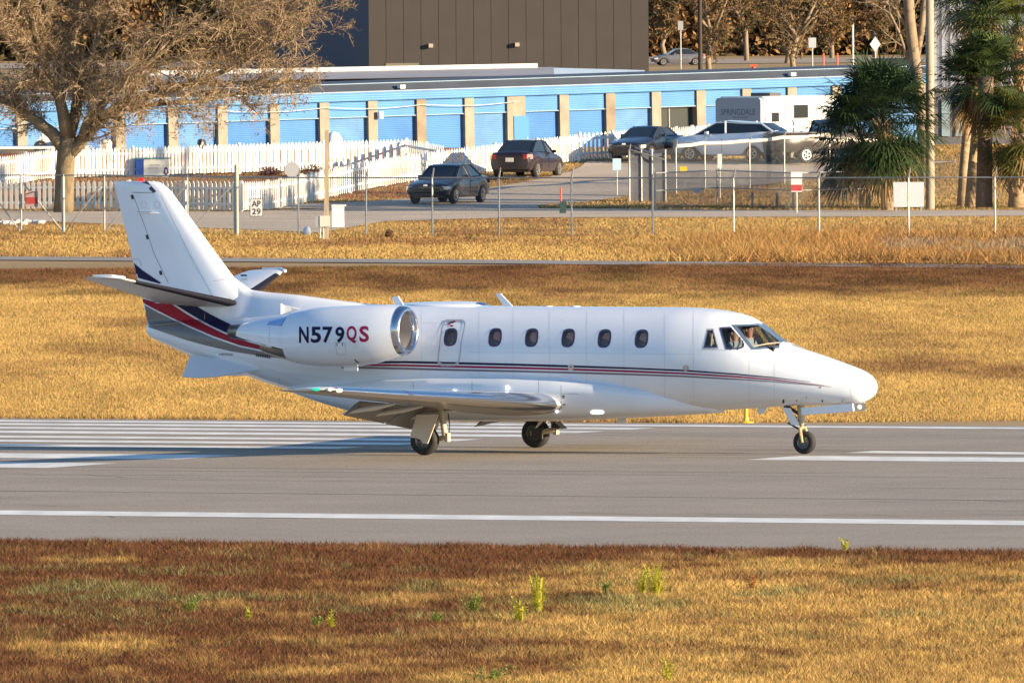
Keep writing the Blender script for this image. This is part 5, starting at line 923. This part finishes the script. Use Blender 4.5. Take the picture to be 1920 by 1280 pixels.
for x, lb in ((1544, 'left one of two orange markers on the far road'), (1570, 'right one of two orange markers on the far road')): p = atY(x, 100, Yr); o = MB().tube([(0, 0, 0), (0, 0, p.z - .4)], .07, 6).build('delineator', M('orange_plastic')); o.location = (p.x, Yr, .4); tag(o, lb, 'marker', 'orange markers on the far road')
p = atY(1413, 121, Yr); t = thing('hydrant', 'orange hydrant on the far verge above the storage roof', 'hydrant', (p.x, Yr, .4)); MB().lathe([(0, .2), (p.z - .4 - .25, .18), (p.z - .4 - .2, .26), (p.z - .4, .1)], (0, 0, 0), (0, 0, 1), 10).build('barrel', M('orange_plastic'), t, True); MB().box((0, -.1, (p.z - .4) * .7), (.55, .2, .2)).build('outlet', M('orange_plastic'), t)
p = atY(1313, 130, 1180); t = thing('utility_pole', 'black utility pole right of the dark grey block', 'pole', (p.x, 1180, .4)); MB().tube([(0, 0, 0), (0, 0, 12)], [.17, .13], 10).build('pole', M('creosote', (.03, .022, .02), .8), t, True)
p = atY(1672, 125, 1150); t = thing('dumpster', 'dark skip above the storage roof at right', 'skip', (p.x, 1150, .4)); hh = atY(1672, 111, 1150).z - .4; MB().box((0, 0, hh / 2), (3.0, 1.5, hh)).build('bin', M('skip_navy', (.015, .018, .035), .6), t); MB().box((0, 0, hh + .03), (3.08, 1.6, .06)).build('rim', M('skip_navy'), t)
# ================================================================== trees and palms
leaf_m = Mattr('leaf', .7, .25)
def orth(d): return d.orthogonal().normalized()
def rdir(d, ang):
    o = orth(d); q = Matrix.Rotation(random.random() * 6.283, 3, d) @ o; return (d * math.cos(ang) + q * math.sin(ang)).normalized()
def tree(name, label, cat, base, limbs, bark, levels, leafn, leaf, cols, seed, group=None, up=.15, droop=0.0, bare=None, slim=.42):
    """limbs: list of (points, r0, r1) relative to base; sub-branches grow off them"""
    random.seed(seed); t = thing(name, label, cat, base, 0, group); tr = MB()
    for P, r0, r1 in limbs: n = len(P); tr.tube(P, [r0 + (r1 - r0) * i / (n - 1) for i in range(n)], 9)
    tr.build('trunk', bark, t, 'all'); br = MB(); tips = []
    cur = [(Vector(P[-2]) + (Vector(P[-1]) - Vector(P[-2])) * random.random(), (Vector(P[-1]) - Vector(P[-2])).normalized(), r1) for li, (P, r0, r1) in enumerate(limbs) if li != bare for _ in range(2)]
    for li, (P, r0, r1) in enumerate(limbs):
        for i in range(1 if bare is None else 2, len(P)):
            if li == bare: continue
            seg = Vector(P[i]) - Vector(P[i - 1])
            for _ in range(levels[0][0]):
                f_ = random.random(); 
                if i == 1 and f_ < .5: continue
                cur.append((Vector(P[i - 1]) + seg * f_, seg.normalized(), r1 + (r0 - r1) * (1 - (i - 1 + f_) / (len(P) - 1))))
    for lv_, (cnt, ln, rr) in enumerate(levels):
        nxt = []
        for pos, d, r in cur:
            dd = rdir(d, random.uniform(.4, 1.1)); dd = (dd + Vector((0, 0, up if lv_ < 2 else -droop))).normalized(); l = ln * random.uniform(.6, 1.3); pts = [pos]; q = pos
            for k in range(3):
                dd = (dd + Vector((random.gauss(0, .18), random.gauss(0, .18), random.gauss(0, .15) + (up * .3 if lv_ < 2 else -droop * .5)))).normalized(); q = q + dd * (l / 3); pts.append(q)
            r0 = min(r * .7, rr); 
            br.tube(pts, [r0, r0 * .8, r0 * .6, max(r0 * .35, .003)], 4 if lv_ < 2 else 3, False)
            if lv_ + 1 < len(levels):
                for _ in range(levels[lv_ + 1][0]): k = random.random() * 2.999; i = int(k); nxt.append((pts[i] + (pts[i + 1] - pts[i]) * (k - i), (pts[i + 1] - pts[i]).normalized(), r0))
            else: tips.append(pts)
        cur = nxt
    br.build('branches', M('twig_bark', (.34, .25, .17), .9) if bare is not None else bark, t, fix=False, kind='stuff')
    n = len(tips) * leafn; T = np.array([[p[:] for p in x] for x in tips]); r_ = np.random.default_rng(seed); ti = np.repeat(np.arange(len(tips)), leafn); k = r_.random(n) * 2.999; i = k.astype(int); f_ = (k - i)[:, None]
    c = T[ti, i] * (1 - f_) + T[ti, i + 1] * f_ + r_.normal(0, leaf * .9, (n, 3)); a = r_.normal(0, 1, (n, 3)); a /= np.linalg.norm(a, axis=1)[:, None]; b = np.cross(a, r_.normal(0, 1, (n, 3))); b /= np.linalg.norm(b, axis=1)[:, None]
    sz = leaf * (.5 + r_.random((n, 1))); V = np.stack([c - a * sz, c + b * sz * slim, c + a * sz, c - b * sz * slim], 1).reshape(-1, 3); cc = np.array(cols); pick = r_.integers(0, len(cols), len(tips))[ti]; Cc = cc[pick] * (.6 + .8 * r_.random((n, 1))); 
    colour_mesh('crown', V, np.arange(4 * n).reshape(-1, 4), np.repeat(Cc, 4, 0), leaf_m, t)
    return t
barkm = M('oak_bark', (.22, .17, .105), .95, var=.4, scale=5, bump=.8, bscale=14, stretch=(1, 1, .4)); pale = M('pale_bark', (.25, .19, .13), .9, var=.25, scale=3, bump=.4)
p = G(118, 398); So = FPX / p.y
def tp(px, py, dy=0.0): q = atY(px, py, p.y); return (q.x - p.x, dy, q.z - p.z)
OL = [([tp(118, 402), tp(120, 370), tp(121, 330), tp(124, 285), tp(127, 258)], .38, .34), ([tp(124, 285), tp(98, 250), tp(60, 222), tp(0, 186), tp(-60, 150), tp(-140, 90)], .28, .06), ([tp(126, 262), tp(118, 210, -.3), tp(106, 160, -.5), tp(84, 120, -.6), tp(66, 60, -1), tp(50, -40, -1.5)], .26, .07), ([tp(128, 258), tp(140, 215, .5), tp(146, 180, .8), tp(130, 100, 1.2), tp(150, 0, 1.5), tp(170, -80, 2)], .26, .07),
      ([tp(126, 290), tp(150, 268), tp(178, 235), tp(215, 205), tp(280, 180), tp(350, 160), tp(430, 130), tp(520, 90)], .30, .05), ([tp(150, 268), tp(165, 225, -.6), tp(210, 180, -1.2), tp(260, 130, -1.6), tp(330, 80, -2), tp(420, 20, -2)], .18, .05), ([tp(140, 200, .5), tp(170, 100, .3), tp(200, 40, 0), tp(230, -30, -.5)], .15, .05), ([tp(215, 205), tp(300, 195, .8), tp(380, 190, 1.2), tp(450, 175, 1.4), tp(540, 150, 1.5)], .12, .03), ([tp(260, 130, -1.6), tp(380, 100, -1), tp(480, 60, -.5), tp(590, 10, 0)], .10, .03), ([tp(106, 160, -.5), tp(50, 120, -1), tp(0, 60, -1.5), tp(-60, 0, -2)], .12, .04), ([tp(150, 0, 1.5), tp(260, -20, 1), tp(380, -30, .5), tp(500, -60, 0)], .10, .03)]
OC = [(.25, .165, .085), (.21, .145, .07), (.28, .18, .10), (.15, .125, .05), (.08, .08, .03), (.19, .135, .065)]
tree('oak_tree', 'large spreading oak with olive-brown winter crown at far left', 'tree', p, OL, barkm, [(5, 1.5, .05), (4, 1.0, .022), (5, .65, .012), (4, .45, .008)], 5, .06, OC, 5, up=.16, droop=.02, bare=0, slim=.22)
FC = [(.20, .11, .045), (.15, .085, .035), (.24, .14, .055), (.10, .075, .03), (.07, .065, .03)]
spots = [(1250, 1440, 'dark bare-limbed tree just right of the dark grey block'), (1330, 1230, 'pale forked tree beside the black utility pole'), (1400, 1440, 'brown-leaved tree behind the hydrant'), (1475, 1400, 'tall multi-stemmed bare tree left of the square grey sign'), (1490, 1220, 'slim pale tree leaning over the storage roof'), (1560, 1470, 'golden-brown tree behind the orange markers'), (1640, 1480, 'golden-brown tree behind the white diamond sign')]
for i, (px, Yt_, lb) in enumerate(spots):
    q = atY(px, 130, Yt_); random.seed(40 + i); k = 1.0; Ls = [([(0, 0, -.1), (random.gauss(0, .2), 0, 1.5), (random.gauss(0, .3), 0, 3.2)], .24, .17)]; tp0 = Ls[0][0][-1]
    for j in range(4): a = random.uniform(-1, 1); Ls.append(([tp0, (tp0[0] + a * 1.2, random.gauss(0, .8), 4.6), (tp0[0] + a * 2.4, random.gauss(0, 1.5), 6.4), (tp0[0] + a * 3.2, random.gauss(0, 2), 8.8)], .15, .04))
    tree('roadside_tree', lb, 'tree', (q.x, Yt_, .4), Ls, pale, [(4, 2.0, .045), (4, 1.3, .025), (5, .9, .015)], 10 if Yt_ > 1300 else 4, .14, FC, 60 + i, 'trees along the far road', up=.2)
Ys = 1520.0
n = 90000; X = (rng.random(n) * 2 - 1) * 60; Yw = Ys + rng.random(n) * 25; hh = 9 + 5 * fbm(X, Yw, 5, 9, 77); Z = rng.random(n) ** .8 * hh + .3; a = rng.normal(0, 1, (n, 3)); a /= np.linalg.norm(a, axis=1)[:, None]; b = np.cross(a, rng.normal(0, 1, (n, 3))); b /= np.linalg.norm(b, axis=1)[:, None]; c = np.stack([X, Yw, Z], 1); sz = .18 + .35 * rng.random((n, 1)); V = np.stack([c - a * sz, c + b * sz * .5, c + a * sz, c - b * sz * .5], 1).reshape(-1, 3)
pk = fbm(X, Z, 3.5, 3.0, 78); Cc = np.where(pk[:, None] > .5, np.array([.24, .14, .062]), np.array([.11, .085, .042])) * (.8 + .4 * rng.random((n, 1))); o = colour_mesh('far_wood', V, np.arange(4 * n).reshape(-1, 4), np.repeat(Cc, 4, 0), leaf_m, kind='stuff'); tag(o, 'dense brown winter wood closing the view beyond the far road', 'wood')
MB().loft([[(x, Ys + 27, z) for x in (-120, 120)] for z in (0, 16)], closed=False).build('wood_edge', M('wood_shade', (.06, .045, .028), 1, var=.6, scale=.8), o, kind='stuff')
# pale leaning tree by the concrete pole
q = GT(1728, 352); o_ = q
def tq(px, py, dy=0.0): r = atY(px, py, q.y); return (r.x - q.x, dy, r.z - q.z)
tree('pale_tree', 'pale-barked leaning tree beside the concrete pole', 'tree', q, [([tq(1732, 385), tq(1735, 300), tq(1728, 220), tq(1716, 120), tq(1706, 40), tq(1700, -60)], .26, .2), ([tq(1716, 120), tq(1728, 60, .3), tq(1735, 0, .5), tq(1738, -60, .6)], .14, .1), ([tq(1706, 60), tq(1680, 20), tq(1650, 0), tq(1600, -30)], .09, .05), ([tq(1713, 112), tq(1700, 105), tq(1685, 60, -.2), tq(1668, 25, -.3), tq(1640, 10, -.4)], .07, .04)], pale, [(2, 1.2, .03), (3, .8, .015), (3, .5, .008)], 4, .06, FC, 91)
palm_m = Mattr('palm_leaf', .5, .2)
def palm(base, h, lean, r, n, fl, label, seed, boots=False, cols=((.035, .06, .022), (.06, .085, .025)), skirt=10, rough=False, up0=-.9):
    random.seed(seed); t = thing('cabbage_palm', label, 'palm', base, 0, 'cabbage palms at the right'); top = Vector((lean, 0, h)); P = [(0, 0, -.1), (lean * .3, 0, h * .35), (lean * .7, 0, h * .7), tuple(top)]
    MB().tube(P, [r * 1.15, r, r * .95, r * 1.0], 14).build('trunk', M('palm_trunk_rough' if rough else 'palm_trunk', (.17, .12, .09) if rough else (.42, .31, .19), .95, var=.45, scale=4, bump=.9, bscale=10, stretch=(1, 1, 3)), t, 'all')
    if boots:
        b = MB()
        for k in range(int(h * 26)):
            z = h * (.12 + .85 * k / (h * 26)); a = k * 2.4; d = Vector((math.cos(a), math.sin(a), 0)); c = Vector((lean * z / h, 0, z)) + d * r * .9; b.tube([c, c + d * .10 + Vector((0, 0, .16)), c + d * .22 + Vector((0, 0, .34))], [.045, .035, .012], 4)
        b.build('leaf_bases', M('palm_boots', (.42, .24, .12), .9, var=.5, scale=6), t, kind='stuff')
    V, Fq, C = [], [], []
    for i in range(n + skirt):
        dead = i >= n; a = random.random() * 6.283; el = random.uniform(up0, 1.35) if not dead else random.uniform(-1.35, -.7); d = Vector((math.cos(a) * math.cos(el), math.sin(a) * math.cos(el), math.sin(el))); pl = fl * random.uniform(.45, .7); st = top + Vector((0, 0, .1)); tip = st + d * pl + Vector((0, 0, -.10 * pl)); sd_ = Vector((-math.sin(a), math.cos(a), 0)); w_ = .018; c = len(V)
        V += [st - sd_ * w_, st + sd_ * w_, tip + sd_ * w_ * .6, tip - sd_ * w_ * .6]; Fq.append((c, c + 1, c + 2, c + 3)); col = np.array(random.choice(cols)) if not dead else np.array((.26, .17, .08)); C += [col * 1.3] * 4
        upv = sd_.cross(d).normalized(); R_ = fl * random.uniform(.42, .62); dz = -.35 if not dead else -.6
        for k in range(20):
            an = -1.9 + 3.8 * k / 19; dr = (d * math.cos(an) + sd_ * math.sin(an)).normalized(); l = R_ * (1 - .25 * abs(an) / 1.9) * random.uniform(.85, 1.1); m1 = tip + dr * l * .55 + upv * (.06 * l * math.cos(an)); e_ = tip + dr * l + Vector((0, 0, dz * l * random.uniform(.3, 1.2))); wv = dr.cross(upv).normalized() * .034; c = len(V)
            V += [tip, m1 - wv, m1 + wv, e_]; Fq.append((c, c + 1, c + 3, c + 2)); C += [col * random.uniform(.7, 1.35)] * 4
    colour_mesh('crown', [tuple(v) for v in V], Fq, C, palm_m, t)
    return t
g = G(1664, 394); palm(g, 3.2, -.15, .20, 130, 2.7, 'short bushy palm with shaggy leaf bases behind the white board', 3, True, ((.022, .045, .022), (.035, .06, .022)), 14)  # leaf greens lowered to paint in the shade on this crown
g = GT(1622, 388); palm(g, 2.3, -.1, .2, 80, 2.4, 'low dark palm hugging the left side of the short bushy palm', 4, False, ((.02, .04, .022), (.03, .05, .022)), 4)
g = G(1803, 388); palm(g, 4.5, .35, .17, 40, 1.7, 'slim straight palm, left one of the pair of smooth trunks', 5, False, skirt=3, up0=-.4); g = G(1818, 389); palm(g, 4.3, .4, .18, 34, 1.6, 'slim curving palm, right one of the pair of smooth trunks', 6, False, skirt=3, up0=-.4)
g = G(1845, 390); palm(g, 4.8, .1, .28, 60, 1.9, 'thick dark-trunked palm right of the smooth pair', 7, False, rough=True, skirt=12, up0=-1.0)
g = GT(1822, 372); palm(g, 7.9, .25, .22, 50, 2.3, 'tallest palm with orange-brown trunk rising past the top of the photo', 8, True, skirt=8)
g = GT(1925, 385); palm(g, 6.6, -.3, .25, 75, 2.5, 'tall palm leaning in from the right edge, upper right', 9, True, ((.06, .09, .03), (.12, .14, .03)), 6, up0=-.5)
g = G(1905, 390); palm(g, 2.7, .2, .28, 60, 2.0, 'short shaggy palm at the right edge with lit leaf bases', 10, True, ((.10, .11, .03), (.07, .09, .03), (.15, .14, .04)), 10)
# low shrubs inside the picket bed
def shrub(px, py, h, w, col, label, seed):
    r_ = np.random.default_rng(seed); p = GT(px, py); n = 500; c = r_.normal(0, 1, (n, 3)); c /= np.linalg.norm(c, axis=1)[:, None]; c *= (r_.random((n, 1)) ** .4); c[:, 0] *= w; c[:, 1] *= w; c[:, 2] = np.abs(c[:, 2]) * h; a = r_.normal(0, 1, (n, 3)); a /= np.linalg.norm(a, axis=1)[:, None]; b = np.cross(a, r_.normal(0, 1, (n, 3))); b /= np.linalg.norm(b, axis=1)[:, None]; V = np.stack([c - a * .05, c + b * .02, c + a * .05, c - b * .02], 1).reshape(-1, 3); Cc = np.array(col) * (.6 + .8 * r_.random((n, 1)))
    t = thing('shrub', label, 'shrub', p); colour_mesh('foliage', V, np.arange(4 * n).reshape(-1, 4), np.repeat(Cc, 4, 0), leaf_m, t); b = MB(); 
    for k in range(6): b.tube([(0, 0, 0), (random.uniform(-w, w) * .8, 0, h * .9)], .01, 4)
    b.build('stems', barkm, t)
shrub(405, 326, .75, .22, (.20, .17, .05), 'thin dry shrub against the upper picket fence', 1); shrub(250, 330, .75, .2, (.10, .09, .03), 'dark dry shrub left of the club sign', 2); shrub(505, 328, .35, .5, (.10, .05, .06), 'low purple-brown shrub in the bed between the picket fences, left of a pair', 3); shrub(585, 330, .5, .6, (.09, .05, .04), 'low purple-brown shrub at the bend of the picket fences, right of a pair', 4); shrub(730, 446, .3, .15, (.22, .13, .06), 'small dry shrub at the foot of the perimeter fence', 5)
r_ = np.random.default_rng(3)
for i, (x, y, w_, lb) in enumerate(((15, 421, .5, 'pale rubble patch at far left beyond the fence'), (60, 419, .5, 'second pale rubble patch, right of the far left one'))):
    m = MB()
    for k in range(14): m.ball((r_.normal(0, w_ * .6), r_.normal(0, .8), .06), (.08 + .1 * r_.random(), .1, .05 + .06 * r_.random()), 6, 4)
    o = m.build('rubble', M('pale_rubble', (.62, .60, .58), .9), None, True, kind='stuff'); o.location = G(x, y); tag(o, lb, 'rubble')
